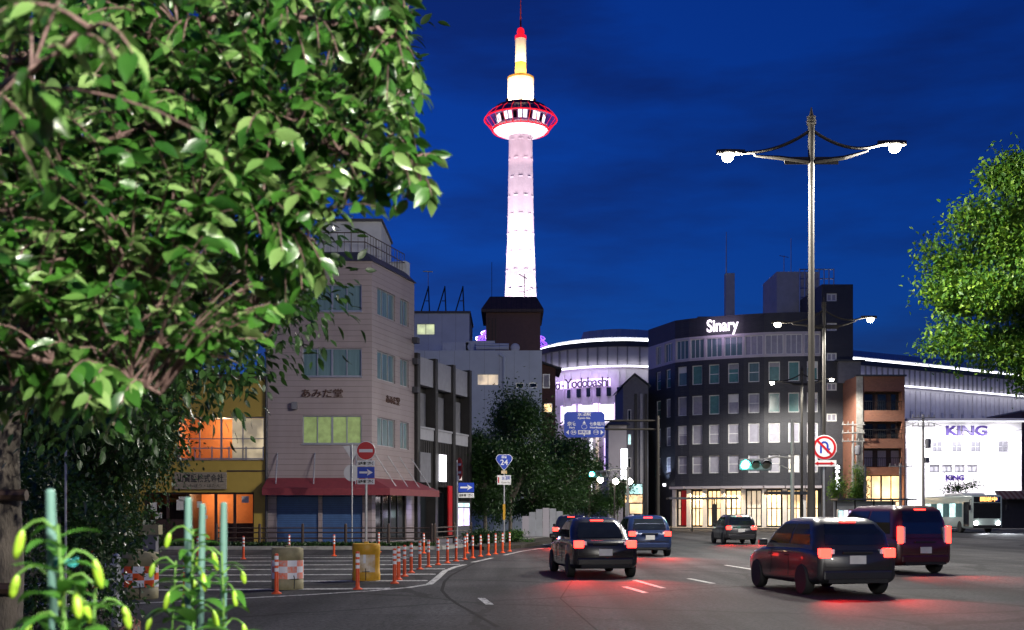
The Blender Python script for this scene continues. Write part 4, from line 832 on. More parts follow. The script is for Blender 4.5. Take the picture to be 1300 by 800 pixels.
# narrow grey gabled house left of the hotel
def gable_house():
    y = 126.0; x0, x1 = Xp(791, y), Xp(823, y); zr, ze = Zp(476, y), Zp(490, y)
    root = thing("gabled_house", "tall narrow grey house with slate gable left of the dark hotel", "house", (x0, y, 0)); w_ = x1 - x0
    w = MB(); f = [V((0, 0, 0)), V((w_, 0, 0)), V((w_, 0, ze)), V((w_ * .45, 0, zr)), V((0, 0, ze))]; b = [p + V((0, 10, 0)) for p in f]
    w.add(f + b, [(0, 1, 2, 3, 4), (9, 8, 7, 6, 5), (1, 6, 7, 2), (5, 0, 4, 9)]); w.build("wall", M["greyhouse"], root)
    r_ = MB(); n = V((0, 0, .15))
    for a, c in ((V((-.2, -.3, ze - .1)), V((w_ * .45, -.3, zr + .05))), (V((w_ * .45, -.3, zr + .05)), V((w_ + .25, -.3, ze - .1)))):
        e = V((0, 10.6, 0)); r_.add([a, c, c + e, a + e, a + n, c + n, c + e + n, a + e + n], [(3, 2, 1, 0), (4, 5, 6, 7), (0, 1, 5, 4), (1, 2, 6, 5), (2, 3, 7, 6), (3, 0, 4, 7)])
    r_.build("roof", M["slate"], root)
    fx = V((1, 0, 0))
    for px, py in ((799, 527), (799, 558), (799, 588)):
        q = MB(); q.obox(V((0, 0, 0)), fx, nrm(fx), Xp(px - 2.2, y) - x0, Xp(px + 2.2, y) - x0, .0, .06, Zp(py + 7, y), Zp(py - 7, y)); wn = q.build("window", M["white"], root)
        q = MB(); q.obox(V((0, 0, 0)), fx, nrm(fx), Xp(px - 1.5, y) - x0, Xp(px + 1.5, y) - x0, .065, .07, Zp(py + 6, y), Zp(py - 6, y)); q.build("pane", M["tealscreen"] if py == 558 else M["glass"], wn)
    for px, m_ in ((807, "black"), (814, "panelgrey"), (820, "black")):
        q = MB(); q.obox(V((0, 0, 0)), fx, nrm(fx), Xp(px - 1.6, y) - x0, Xp(px + 1.6, y) - x0, 0, .15, 0, Zp(500, y)); q.build("wall_strip", M[m_], root)
gable_house()
def lit_pillar_sign():
    y = 112; x = Xp(792.5, y); t = thing("pillar_sign", "tall glowing white vertical sign bar in front of the grey gabled house", "sign", (x, y, 0))
    q = MB(); q.box(-.3, .3, -.15, .15, Zp(609, y), Zp(570, y)); q.build("light_panel", M["coolstrip"], t, bevel=.03); q = MB(); q.tube([V((0, .3, 0)), V((0, .3, Zp(571, y)))], .1, 8); q.build("post", M["darkpole"], t)
    y = 108; x = Xp(804, y); t = thing("shop_sign", "stacked teal and orange lit signboards at street level by the grey house", "sign", (x, y, 0))
    q = MB(); q.box(-.75, .8, -.15, .15, Zp(627, y), Zp(615, y)); q.build("teal_board", M["tealscreen"], t); q = MB(); q.box(-.75, .8, -.15, .15, Zp(638, y), Zp(628.5, y)); q.build("orange_board", M["orangescreen"], t)
    q = MB(); q.box(-.3, .8, -.15, .15, Zp(652, y), Zp(640, y)); q.build("amber_board", M["warmwin"], t); q = MB(); q.tube([V((-.8, 0, 0)), V((-.8, 0, Zp(614, y)))], .07, 6); q.tube([V((.87, 0, 0)), V((.87, 0, Zp(614, y)))], .07, 6); q.build("post", M["darkpole"], t)
    y = 118; x = Xp(784, y); t = thing("small_shop", "low kiosk with dark hipped canopy in front of the department store", "shop", (x, y, 0))
    q = MB(); q.box(-.9, .9, 0, 4, 0, Zp(540, y)); q.build("wall", M["rib"], t); q = MB(); q.loft([[V((-1.2, -.8, Zp(540, y))), V((1.2, -.8, Zp(540, y))), V((1.2, 4.5, Zp(540, y))), V((-1.2, 4.5, Zp(540, y)))], [V((-.6, .5, Zp(533, y))), V((.6, .5, Zp(533, y))), V((.6, 3.5, Zp(533, y))), V((-.6, 3.5, Zp(533, y)))]]); q.build("roof", M["slate"], t)
lit_pillar_sign()

# terracotta building with balconies
def terracotta():
    y = 114.0; x0, x1 = Xp(1087, y), Xp(1148.5, y); H = Zp(478, y); o = V((x0, y, 0))
    root = thing("apartment_building", "terracotta apartment building with dark balconies and warm lit ground floor", "building", o); w_ = x1 - x0; A = V((0, 0, 0)); fx = V((1, 0, 0)); n = nrm(fx); z = lambda p: Zp(p, y)
    s0 = Xp(1097, y) - x0
    fl = [(z(521), z(497)), (z(557), z(535)), (z(593), z(569))]
    w = MB(); w.facade(A, fx, w_, H, [(s0, w_ - .25, a, b) for a, b in fl] + [(s0, w_ - .1, .15, z(603))], 1.1)
    w.add([V((w_, 0, 0)), V((w_, 12, 0)), V((w_, 12, H)), V((w_, 0, H))], [(0, 1, 2, 3)]); w.add([V((0, 12, 0)), V((0, 0, 0)), V((0, 0, H)), V((0, 12, H))], [(0, 1, 2, 3)]); w.add([V((0, 0, H)), V((w_, 0, H)), V((w_, 12, H)), V((0, 12, H))], [(0, 1, 2, 3)])
    w.build("wall", M["orangebrick"], root)
    q = MB(); q.obox(A, fx, n, 0, s0 - .15, .01, .12, 0, H); q.build("pale_column", M["kerb"], root)
    for k, (a, b) in enumerate(fl):
        q = MB(); q.obox(A, fx, n, s0, w_ - .25, -1.1, -1.05, a, b); bk = q.build("balcony_recess", M["darkroom"], root)
        for t in np.linspace(s0 + .3, w_ - 1.0, 3): q = MB(); q.obox(A, fx, n, t, t + .8, -1.04, -.98, a + .1, b - .2); q.build("window", M["curtain_pale"] if k == 2 else M["glass"], root)
        q = MB(); q.obox(A, fx, n, s0, w_ - .25, -.06, -.02, a + .85, a + .92)
        for t in np.arange(s0, w_ - .25, .2): q.obox(A, fx, n, t, t + .03, -.055, -.03, a, a + .85)
        q.build("balcony_rail", M["blackmetal"], root)
    window(root, A, fx, s0, w_ - .1, .15, z(603), .9, 4, M["blackmetal"], M["warmwin"], fw=.1, bars=1)
    q = MB(); q.obox(A, fx, n, -.1, w_ + .1, -.3, .3, H, H + .15); q.build("parapet_cap", M["slate"], root)
    lamp('POINT', "shop_light", V((w_ / 2 + .5, -.8, 3.6)), 120, (1, .7, .4), .2, parent=root)
    y2 = 120; q = MB(); q.box(-.6, 1.6, 4, 9, H - .2, Zp(462, y2)); q.build("roof_house", M["greyhouse"], root); q = MB(); q.box(-.9, 2.0, 3.7, 9.3, Zp(462, y2), Zp(460, y2)); q.build("roof_house_cap", M["slate"], root)
terracotta()

# brightly lit white amusement building
def bright_store():
    y = 128.0; x0, x1 = Xp(1150, y), Xp(1297, y); H = Zp(534, y); o = V((x0, y, 0)); z = lambda p: Zp(p, y); X = lambda p: Xp(p, y) - x0
    root = thing("bright_store", "white floodlit store building with purple KING lettering", "store", o); w_ = x1 - x0; A = V((0, 0, 0)); fx = V((1, 0, 0)); n = nrm(fx)
    ops = [(X(c - 6.5), X(c + 6.5), z(574), z(560)) for c in (1190, 1215, 1239, 1274)] + [(X(c), X(c + 13), z(600), z(590)) for c in range(1180, 1244, 16)] + [(X(1168), X(1290), .3, z(640))]
    ops = [q for q in ops]
    w = MB(); w.facade(A, fx, w_, H, ops, .25); w.add([V((w_, 0, 0)), V((w_, 14, 0)), V((w_, 14, H)), V((w_, 0, H))], [(0, 1, 2, 3)]); w.add([V((0, 14, 0)), V((0, 0, 0)), V((0, 0, H)), V((0, 14, H))], [(0, 1, 2, 3)]); w.add([V((0, 0, H)), V((w_, 0, H)), V((w_, 14, H)), V((0, 14, H))], [(0, 1, 2, 3)])
    w.build("wall", M["whitewall"], root)
    for i, q in enumerate(ops): window(root, A, fx, *q, .2, 2 if i < 8 else 8, M["alu"], M["greyhouse"] if i < 4 else M["panelgrey"] if i < 8 else M["whitewin"], fw=.1, bars=1 if i < 4 else 0)
    q = MB(); q.obox(A, fx, n, -.3, w_ + .3, 0.02, 1.3, H - .15, H + .15); q.build("lit_cornice", M["whitewall"], root)
    q = MB(); q.obox(A, fx, n, 0, w_, .9, 1.15, H - .2, H - .16); q.build("cornice_light", M["coolstrip"], root)
    text("sign_lettering", "KING", 1.42, M["purpleletter"], root, V((X(1226.5), -.12, z(547.5))), fx, .08, 4.5, bold=.05)
    text("sign_lettering", "KING", .75, M["purpleletter"], root, V((X(1212), -.08, z(607))), fx, .04, 2.0, bold=.03)
    for px in (1164, 1200, 1236, 1272): c = V((X(px), -3.2, z(590))); lamp('SPOT', "facade_flood", V((X(px), -3.0, H - 1)), 1500, (.98, .95, 1), .3, V((X(px), 0, z(590))), 140, .8, root)
    for px in (1175, 1225, 1275): lamp('SPOT', "facade_flood", V((X(px), -4.0, 2.2)), 1200, (1, .93, .98), .3, V((X(px), 0, 5.5)), 140, .8, root)
    q = MB(); q.obox(A, fx, n, X(1152), X(1160), .02, .5, .2, z(566)); q.build("lit_pillar", M["whitewin"], root)
bright_store()
def dark_shop():
    y = 112.0; x0 = Xp(1262, y); t = thing("low_shop", "dark low shop with striped awning at the right edge behind the bus", "shop", (x0, y, 0))
    q = MB(); q.box(0, 14, 0, 8, 0, Zp(628, y)); q.build("wall", M["black"], t); q = MB(); q.add([V((0, 0, Zp(623, y))), V((14, 0, Zp(623, y))), V((14, -1.6, Zp(633, y))), V((0, -1.6, Zp(633, y))), V((0, 0, Zp(623, y) - .1)), V((14, 0, Zp(623, y) - .1)), V((14, -1.6, Zp(633, y) - .1)), V((0, -1.6, Zp(633, y) - .1))], [(0, 1, 2, 3), (7, 6, 5, 4), (3, 2, 6, 7)]); q.build("awning", lines(mat("striped_canvas", (.08, .02, .02), .7), 0, .5, .5, (.15, .12, .1)), t)
    y = 140.0; x0 = Xp(1297, y); t = thing("side_building", "plain tan building at the right edge beside the floodlit store", "building", (x0, y, 0)); q = MB(); q.box(0, 14, 0, 10, 0, Zp(523, y)); q.build("wall", M["brownwall"], t); q = MB(); q.box(-.1, 14.1, -.1, 10.1, Zp(523, y), Zp(521, y)); q.build("parapet_cap", M["kerb"], t)
dark_shop()
def far_left():
    for i, (px0, px1, y, top, m_, lab) in enumerate(((-60, 120, 75, 470, "pale", "plain pale block half hidden behind the left trees"), (120, 215, 66, 500, "greyhouse", "grey rendered house behind the hedge and the left trees"))):
        t = thing("house", lab, "house", (Xp(px0, y), y, 0)); w_ = (px1 - px0) / FPX * y; fx = V((1, 0, 0)); H = Zp(top, y)
        q = MB(); ops = [(k, k + 1.6, z, z + 1.5) for k in np.arange(.8, w_ - 1.8, 2.8) for z in np.arange(1, H - 2, 3)]; q.facade(V((0, 0, 0)), fx, w_, H, ops, .2); q.add([V((0, 0, H)), V((w_, 0, H)), V((w_, 8, H)), V((0, 8, H))], [(0, 1, 2, 3)]); q.add([V((w_, 0, 0)), V((w_, 8, 0)), V((w_, 8, H)), V((w_, 0, H))], [(0, 1, 2, 3)]); q.build("wall", M[m_], t)
        for a in ops: window(t, V((0, 0, 0)), fx, *a, .18, 2, M["alu"], M["glass"])
far_left()

# ================================================================== street lamps
def street_lamp(x, y, label, e, up=.1, h=14.9, rz=0.0, span=2.62):
    root = thing("street_lamp", label, "street lamp", (x, y, .15), rz, "tall twin armed street lamps"); hA = 12.15
    q = MB(); q.lathe([(.22, 0), (.22, .35), (.15, .45), (.14, 2.2), (.12, 2.25), (.095, hA), (.12, h - .6)], 16); q.build("pole", M["darkpole"], root, smooth=True)
    q = MB(); q.lathe([(.12, h - .6), (.12, h - .5), (.16, h - .48), (.16, h - .43), (.11, h - .42), (.11, h - .38), (.16, h - .37), (.16, h - .32), (.11, h - .31), (.11, h - .27), (.15, h - .26), (.15, h - .21), (.08, h - .19), (.05, h - .06), (.02, h + .1)], 12); q.build("finial", M["darkpole"], root)
    for s in (-1, 1):
        q = MB(); pts = []
        for t in np.linspace(0, 1, 12): pts.append(V((s * (0.05 + (span - .3) * t), 0, h - .68 - .74 * (1 - (1 - t) ** 2.2) + (.3 * t ** 3 if s > 0 else .0))))
        q.tube(pts, .055, 8)
        q.tube([V((s * .1, 0, h - 1.72)), V((s * 1.1, 0, h - 1.58)), V((s * (span - .75), 0, pts[-3].z - .12)), pts[-3]], [.10, .075, .035, .03], 8)
        q.box(min(s * .08, s * .9), max(s * .08, s * .9), -.03, .03, h - 1.8, h - 1.56); q.build("arm", M["darkpole"], root)
        e_ = pts[-1]; q = MB()
        q.loft([[V((e_.x + s * u, w * k, e_.z + zz)) for w, zz in ((-1, 0), (-.7, .1), (.7, .1), (1, 0), (.8, -.05), (-.8, -.05))] for u, k in ((-.15, .06), (.1, .13), (.55, .16), (.8, .07))]); hd = q.build("lamp_head", M["darkpole"], root)
        q = MB(); q.lathe([(.02, -.30), (.12, -.275), (.18, -.2), (.2, -.055)], 16, (e_.x + s * .42, 0, e_.z)); q.build("lens", M["lampglow"], hd, smooth=True)
        lamp('SPOT', "lamp_beam", (e_.x + s * .42, 0, e_.z - .42), e * (1 - up), (1, .95, .84), .12, (e_.x + s * .42, 0, 0), 170, .35, root); lamp('POINT', "lamp_glow", (e_.x + s * .42, 0, e_.z - .4), e * up, (1, .95, .84), .12, parent=root)
    return root
street_lamp(Xp(1030, 39.5), 39.5, "nearest and tallest twin street lamp standing on the median island", 10500, .48)
street_lamp(Xp(1046, 71), 71, "second twin street lamp behind the nearest one, just right of it", 7000, .06, h=14.3)
street_lamp(Xp(1018, 111), 111, "farthest twin street lamp in front of the dark hotel front", 5500, .04, h=15.2)
street_lamp(4.6, -3.0, "twin street lamp standing behind the viewer beside the road", 6500, .7, h=7.6)

# ================================================================== traffic signals and overhead sign
def signal(x, y, arm, hz, label, lens, hh, dirn=-1, en=60):
    root = thing("traffic_signal", label, "traffic light", (x, y, 0), 0, "green traffic signals over the road")
    q = MB(); q.tube([V((0, 0, 0)), V((0, 0, hh))], [.12, .09], 10); q.build("post", M["poleconc"], root)
    q = MB(); q.tube([V((0, 0, hz + .35)), V((dirn * arm * .5, 0, hz + .42)), V((dirn * arm, 0, hz + .2))], .05, 8); q.tube([V((0, 0, hz - .3)), V((dirn * arm * .4, 0, hz + .0))], .03, 6); q.build("arm", M["poleconc"], root)
    c = dirn * (arm + .2); w = lens
    q = MB(); q.box(c - 1.75 * w, c + 1.75 * w, -.12, .1, hz - .62 * w, hz + .62 * w); b = q.build("signal_box", M["greyhouse"], root, bevel=.08)
    for i in range(3):
        lx = c + (i - 1) * 1.1 * w
        q = MB(); q.lathe([(.0, 0), (w * .45, .01), (w * .46, .03)], 20, (lx, -.15, hz), axis='Y'); q.build("lens", M["green"] if i == 0 else M["dead"], b)
        q = MB()
        for a0 in range(10):
            a, a2 = math.pi * a0 / 10, math.pi * (a0 + 1) / 10; rr_ = w * .5
            q.add([V((lx + math.cos(a) * rr_, -.13, hz + math.sin(a) * rr_)), V((lx + math.cos(a2) * rr_, -.13, hz + math.sin(a2) * rr_)), V((lx + math.cos(a2) * rr_, -.42, hz + math.sin(a2) * rr_ - .04)), V((lx + math.cos(a) * rr_, -.42, hz + math.sin(a) * rr_ - .04))], [(0, 1, 2, 3)])
        q.build("visor", M["greyhouse"], b)
    lamp('POINT', "signal_light", (c - 1.1 * w, -.6, hz), en, (.1, 1, .75), .12, parent=root); return root
ys = 62.0
signal(Xp(1006, ys), ys, Xp(1006, ys) - Xp(950, ys) - .55, Zp(590, ys), "large green traffic signal on a long arm before the dark hotel", .5, Zp(533, ys))
ys = 92.0
signal(Xp(797, ys), ys, Xp(797, ys) - Xp(762, ys), Zp(602, ys), "small distant green traffic signal against the dark trees", .42, Zp(592, ys), en=40)
def lamp_globes():
    y = 92.0; x = Xp(797, y); t = thing("globe_lamp", "pair of small white globe lamps on a thin post under the distant signal", "street lamp", (x - 1.0, y + .5, 0))
    q = MB(); q.tube([V((0, 0, 0)), V((0, 0, Zp(613, y)))], .06, 8); q.tube([V((-1.1, 0, Zp(610, y))), V((1.2, 0, Zp(613, y)))], .035, 6); q.build("post", M["darkpole"], t)
    for dx, py in ((-1.1, 609), (.1, 611), (1.2, 611)): q = MB(); q.lathe([(.03, -.24), (.2, -.12), (.24, 0), (.2, .12), (.03, .24)], 14, (dx, 0, Zp(py, y))); q.build("globe", M["lampglow"], t, smooth=True)
lamp_globes()
def overhead_sign():
    y = 75.0; xp = Xp(835, y); root = thing("direction_sign", "blue overhead direction sign with white arrows and Japanese place names", "road sign", (xp, y, 0)); z = lambda p: Zp(p, y); X = lambda p: Xp(p, y) - xp
    q = MB(); q.tube([V((0, 0, 0)), V((0, 0, z(528)))], [.14, .11], 12); q.build("post", M["darkpole"], root)
    q = MB()
    for p in (534, 545): q.tube([V((0, .05, z(p))), V((X(718), .05, z(p)))], .06, 8)
    q.build("arm", M["darkpole"], root)
    q = MB(); x0, x1, z0, z1 = X(716), X(767.5), z(555.5), z(523); c = .18
    poly = [(x0 + c, z0), (x1 - c, z0), (x1, z0 + c), (x1, z1 - c), (x1 - c, z1), (x0 + c, z1), (x0, z1 - c), (x0, z0 + c)]
    q.loft([[V((a, -.05, b)) for a, b in poly], [V((a, -.09, b)) for a, b in poly]]); pn = q.build("panel", M["signblue"], root)
    fx = V((1, 0, 0)); W_ = M["signwhite"]; f = -.095
    for s_, px, py, sz, wd in (("京都駅", 741.5, 526.5, .26, .85), ("Kyoto Sta.", 741.5, 531, .17, .8), ("奈良", 726, 538.5, .28, .6), ("Nara", 726, 543, .16, .36), ("七条堀川", 757.5, 538.5, .25, .9), ("Horikawa", 757.5, 543, .15, .88), ("24", 728, 549, .2, .26), ("113", 756.5, 549, .17, .24), ("烏丸通", 741.5, 549, .19, .7)):
        text("lettering", s_, sz, W_ if s_ != "烏丸通" else M["signblue"], pn, V((X(px), f - (.012 if s_ == "烏丸通" else 0), z(py))), fx, .002, wd, bold=.004)
    q = MB()
    def pol(p): q.add([V((X(a), f, z(b))) for a, b in p], [tuple(range(len(p)))])
    pol([(733.8, 546.5), (749.5, 546.5), (749.5, 551.5), (733.8, 551.5)]); pol([(741, 553.5), (742.3, 553.5), (742.3, 551.6), (741, 551.6)])
    pol([(718.6, 549), (722, 546), (722, 552)]); pol([(766, 549), (762.5, 552), (762.5, 546)]); pol([(741.6, 534), (743.6, 538), (739.6, 538)])
    q.build("arrows", W_, pn)
    q = MB()
    for px, py in ((728, 549), (756.5, 549), (741.6, 542)): q.tube([V((X(px) + math.cos(a) * .17, f, z(py) + math.sin(a) * .15)) for a in np.linspace(0, 2 * math.pi, 17)], .012, 4)
    q.build("route_shields", W_, pn)
    lamp('SPOT', "sign_light", V((X(741), -2.2, z(523) + .8)), 22, (1, 1, 1), .1, V((X(741), -.1, z(540))), 90, .6, root)
overhead_sign()

# ================================================================== roadside signs
fx = V((1, 0, 0))
def plate(root, cx, z0, z1, w, s_, mm="signwhite", y=-.06, tc="signblack", sz=None):
    q = MB(); q.box(cx - w / 2, cx + w / 2, y - .012, y, z0, z1); p = q.build("plate", M[mm], root, bevel=.004)
    if s_: text("lettering", s_, sz or (z1 - z0) * .62, M[tc], p, V((cx, y - .016, (z0 + z1) / 2 - .005)), fx, .001, w * .86, bold=.004)
    return p
def arrow_plate(root, cx, z0, z1, w, y=-.06):
    p = plate(root, cx, z0, z1, w, None, "signblue", y); c = (z0 + z1) / 2; h = z1 - z0
    q = MB(); f = y - .016
    q.add([V((cx + a * w, f, c + b * h)) for a, b in ((-.38, -.09), (.1, -.09), (.1, .09), (-.38, .09))], [(0, 1, 2, 3)]); q.add([V((cx + a * w, f, c + b * h)) for a, b in ((.06, -.3), (.4, 0), (.06, .3), (.14, 0))], [(0, 1, 2, 3)]); q.build("arrow", M["signwhite"], p)
def disc(root, cx, cz, r_, y=-.06):
    q = MB(); q.lathe([(r_ * .98, 0), (r_, -.006), (r_ * .98, -.014)], 36, (cx, y, cz), axis='Y'); d = q.build("disc", M["signwhite"], root)
    q = MB(); q.lathe([(r_ * .93, -.0155), (r_ * .93, -.019)], 36, (cx, y, cz), axis='Y'); d2 = q.build("red_face", M["signred"], d); return d
def no_entry_a():
    y = 28.75; k = y / FPX; root = thing("road_sign", "no entry sign over blue right arrow on a pole in the yellow barrel", "road sign", (Xp(465, y), y, 0)); z = lambda p: Zp(p, y)
    q = MB(); q.tube([V((0, 0, 0)), V((0, 0, z(562)))], .03, 10); q.build("pole", M["steel"], root)
    d = disc(root, 0, z(572.5), .232); q = MB(); q.box(-.165, .165, -.083, -.08, z(572.5) - .038, z(572.5) + .038); q.build("bar", M["signwhite"], d)
    plate(root, 0, z(592), z(585), .42, "自転車を除く"); arrow_plate(root, 0, z(607), z(593), .42); plate(root, 0, z(615), z(608), .42, "自転車を除く")
no_entry_a()
def no_entry_b():
    y = 50.0; root = thing("road_sign", "edge-on red sign with a blue right arrow board, farther down the kerb", "road sign", (Xp(580.5, y), y, .13)); z = lambda p: Zp(p, y) - .13
    q = MB(); q.tube([V((0, 0, 0)), V((0, 0, z(584)))], .035, 10); q.build("pole", M["steel"], root)
    for p in (590, 600):
        q = MB(); pts = [(math.cos(a) * .3, math.sin(a) * .3) for a in np.linspace(0, 2 * math.pi, 24, endpoint=False)]; yaw = R(62)
        q.loft([[V((x * math.cos(yaw) + .09, -x * math.sin(yaw) - .06 - o_, zz + z(p))) for x, zz in pts] for o_ in (0, .02)]); d = q.build("red_disc", M["signred"], root)
        q = MB(); q.add([V((x * math.cos(yaw) + .075, -x * math.sin(yaw) - .09, zz + z(p))) for x, zz in ((-.22, -.05), (.22, -.05), (.22, .05), (-.22, .05))], [(0, 1, 2, 3)]); q.build("bar", M["signwhite"], d)
    plate(root, .1, z(610), z(604), .2, None)
    arrow_plate(root, Xp(592, y) - Xp(580.5, y), z(625), z(613), .66); plate(root, Xp(592, y) - Xp(580.5, y), z(632), z(626), .66, "自転車を除く")
    q = MB(); q.tube([V((0, -.03, z(618))), V((.35, -.04, z(618)))], .02, 6); q.tube([V((0, -.03, z(629))), V((.35, -.04, z(629)))], .02, 6); q.build("bracket", M["steel"], root)
no_entry_b()
def route_sign():
    y = 57.0; root = thing("route_sign", "blue rounded triangle route 24 shield over a white station plate", "road sign", (Xp(640, y), y, .15)); z = lambda p: Zp(p, y) - .15
    q = MB(); q.tube([V((0, 0, 0)), V((0, 0, z(580)))], .04, 10); q.build("pole", M["steel"], root)
    def tri(s_, y_):
        P_ = []
        for cx, cz, a0, a1 in ((-.2, .16, 80, 215), (0, -.24, 215, 325), (.2, .16, -35, 100)):
            for a in np.linspace(R(a0), R(a1), 8): P_.append(V((s_ * (cx + .2 * math.cos(a) * (0.6 if cz < 0 else 1)), y_, s_ * (cz + .2 * math.sin(a) * (.7 if cz < 0 else 1)) + z(586.5))))
        return P_
    q = MB(); q.loft([tri(1.0, -.05), tri(1.0, -.065)]); s_ = q.build("shield", M["signwhite"], root)
    q = MB(); q.loft([tri(.94, -.066), tri(.94, -.07)]); q.build("blue_face", M["signblue"], s_)
    text("lettering", "24", .36, M["signwhite"], s_, V((0, -.074, z(587.5))), fx, .001, .36, bold=.006); text("lettering", "国道", .14, M["signwhite"], s_, V((0, -.074, z(580.5))), fx, .001, .24, bold=.003)
    q = MB(); q.box(-.14, .14, -.06, -.04, z(601.5), z(597.5)); q.build("small_plate", M["drumworn"], root)
    p = plate(root, 0, z(615.5), z(603.5), .66, None); text("lettering", "京都駅", .2, M["signblue"], p, V((.09, -.078, z(607.5))), fx, .001, .4, bold=.004); text("lettering", "Kyoto Sta.", .13, M["signblack"], p, V((.09, -.078, z(612.8))), fx, .001, .42)
    q = MB(); q.box(-.3, -.24, -.077, -.074, z(613.5), z(606)); q.build("red_mark", M["signred"], p)
    q = MB(); q.box(-.06, .06, -.05, .05, z(660), z(640)); q.build("reflective_band", M["drumyellow"], root)
route_sign()
def u_turn_sign():
    y = 42.5; root = thing("road_sign", "round no U-turn sign with red arrow plate on the median", "road sign", (Xp(1046, y), y, .15)); z = lambda p: Zp(p, y) - .15
    q = MB(); q.tube([V((0, 0, 0)), V((0, 0, z(556)))], .045, 10); q.build("pole", M["steel"], root)
    r_ = .45; cz = z(568.5); d = disc(root, 0, cz, r_); q = MB(); q.lathe([(r_ * .74, -.02), (r_ * .74, -.024)], 36, (0, -.06, cz), axis='Y'); q.build("white_face", M["signwhite"], d)
    q = MB(); f = -.087; pts = [V((-.13, f, cz - .2)), V((-.13, f, cz + .08))] + [V((math.cos(a) * .12 - .01, f, cz + .08 + math.sin(a) * .12)) for a in np.linspace(math.pi, 0, 9)] + [V((.11, f, cz - .04))]
    for a, b in zip(pts, pts[1:]):
        d_ = (b - a).normalized(); n = V((-d_.z, 0, d_.x)) * .036; q.add([a + n, b + n, b - n, a - n], [(0, 1, 2, 3)])
    q.add([V((.0, f, cz - .03)), V((.22, f, cz - .03)), V((.11, f, cz - .2))], [(0, 1, 2)]); q.build("u_turn_arrow", M["signblue"], d)
    q = MB(); f = -.09; n = V((.7, 0, .7)) * .04; a, b = V((-.24, f, cz + .24)), V((.24, f, cz - .24)); q.add([a + n, b + n, b - n, a - n], [(0, 1, 2, 3)]); q.build("slash", M["signred"], d)
    p = plate(root, 0, z(592.5), z(584.5), .86, None); q = MB(); c = z(588.5); f = -.078
    q.add([V((x, f, c + zz)) for x, zz in ((-.24, -.03), (.24, -.03), (.24, .03), (-.24, .03))], [(0, 1, 2, 3)]); q.add([V((-.36, f, c)), V((-.22, f, c - .07)), V((-.22, f, c + .07))], [(0, 1, 2)]); q.add([V((.36, f, c)), V((.22, f, c + .07)), V((.22, f, c - .07))], [(0, 1, 2)]); q.build("double_arrow", M["signred"], p)
u_turn_sign()
def sign_backs():
    y = 53.0; root = thing("road_sign", "grey back of a triangle and a round sign before the mauve building", "road sign", (Xp(447, y), y, .13)); z = lambda p: Zp(p, y) - .13
    q = MB(); q.tube([V((0, 0, 0)), V((0, 0, z(565)))], .03, 8); q.build("pole", M["steel"], root)
    q = MB(); q.loft([[V((a, o_, b)) for a, b in ((-.42, z(566)), (.42, z(566)), (0, z(585)))] for o_ in (.05, .035)]); q.build("triangle_back", M["panelgrey"], root)
    q = MB(); q.lathe([(.38, .0), (.38, .015)], 28, (0, .035, z(600.5)), axis='Y'); q.build("round_back", M["panelgrey"], root)
sign_backs()
def purple_sign():
    y = 66.0; root = thing("vending_sign", "lilac glowing twin panel standing sign at the end of the railing", "sign", (Xp(589, y), y, .13)); z = lambda p: Zp(p, y) - .13
    q = MB(); q.box(-.34, .34, -.1, .25, 0, z(637)); q.build("cabinet", M["greyhouse"], root)
    for a, b in ((-.31, -.02), (.02, .31)):
        q = MB(); q.box(a, b, -.115, -.103, z(668), z(645)); q.build("lit_panel", M["lilacscreen"], root); q = MB(); q.box(a, b, -.115, -.103, z(643.5), z(639)); q.build("top_panel", M["tealscreen"], root)
    lamp('AREA', "sign_light", (0, -.2, 1.2), 14, (.6, .5, 1), .6, (0, -3, .6), parent=root, sy=1)
purple_sign()

# ================================================================== delineator posts
def post_proto():
    root = thing("delineator_post", "x", "bollard", (0, 0, 0), 0, "orange delineator posts")
    q = MB(); q.lathe([(.1, 0), (.1, .02), (.06, .045), (.042, .06), (.04, .5), (.04, .76), (.034, .79), (.0, .8)], 16); q.build("tube", M["orange"], root, smooth=True)
    for z in (.44, .56, .68): q = MB(); q.lathe([(.0415, z), (.0415, z + .07)], 16, cap=False); q.build("reflective_band", M["refl"], root)
    return root
row_px = [(501, 741), (506, 736.5), (513.5, 732), (522, 727.5), (533, 723), (544, 720), (556, 717.3), (568, 715), (579, 712.7), (590, 710.6), (600, 708.7), (610, 706.6), (620, 705), (629, 703.6), (638, 702), (647, 700.2)]
oth = [(454, 748.5, "orange post right in front of the yellow barrel"), (351, 754, "orange post right in front of the middle checkered barrel"), (235, 754.5, "orange post right of the leftmost checkered barrel"), (424, 706, "orange post by the railing in front of the blue shutters, right one"), (481, 701, "orange post by the railing right of the yellow barrel"), (538, 702.5, "orange post by the railing behind the curved post row"), (593, 702.6, "orange post standing behind the curved row near the blue arrow sign"), (194, 709, "orange post showing above the leftmost barrel"), (251, 711, "orange post before the orange lit doorway"), (309, 710, "orange post before the dark glass shop front"), (367, 706, "orange post showing behind the middle barrel"), (118, 747, "orange post half hidden at the planting bed kerb")]
proto = post_proto(); first = True
words_ = ["first and nearest", "second", "third", "fourth", "fifth", "sixth", "seventh", "eighth", "ninth", "tenth", "eleventh", "twelfth", "thirteenth", "fourteenth", "fifteenth", "last and farthest"]
for i, (px, py) in enumerate(row_px):
    p = G(px, py); lab = f"{words_[i]} orange post in the curved row along the white edge line"
    if first: proto.location = p; proto["label"] = lab; first = False
    else: dup(proto, p, 0, lab)
for px, py, lab in oth: dup(proto, G(px, py), 0, lab)

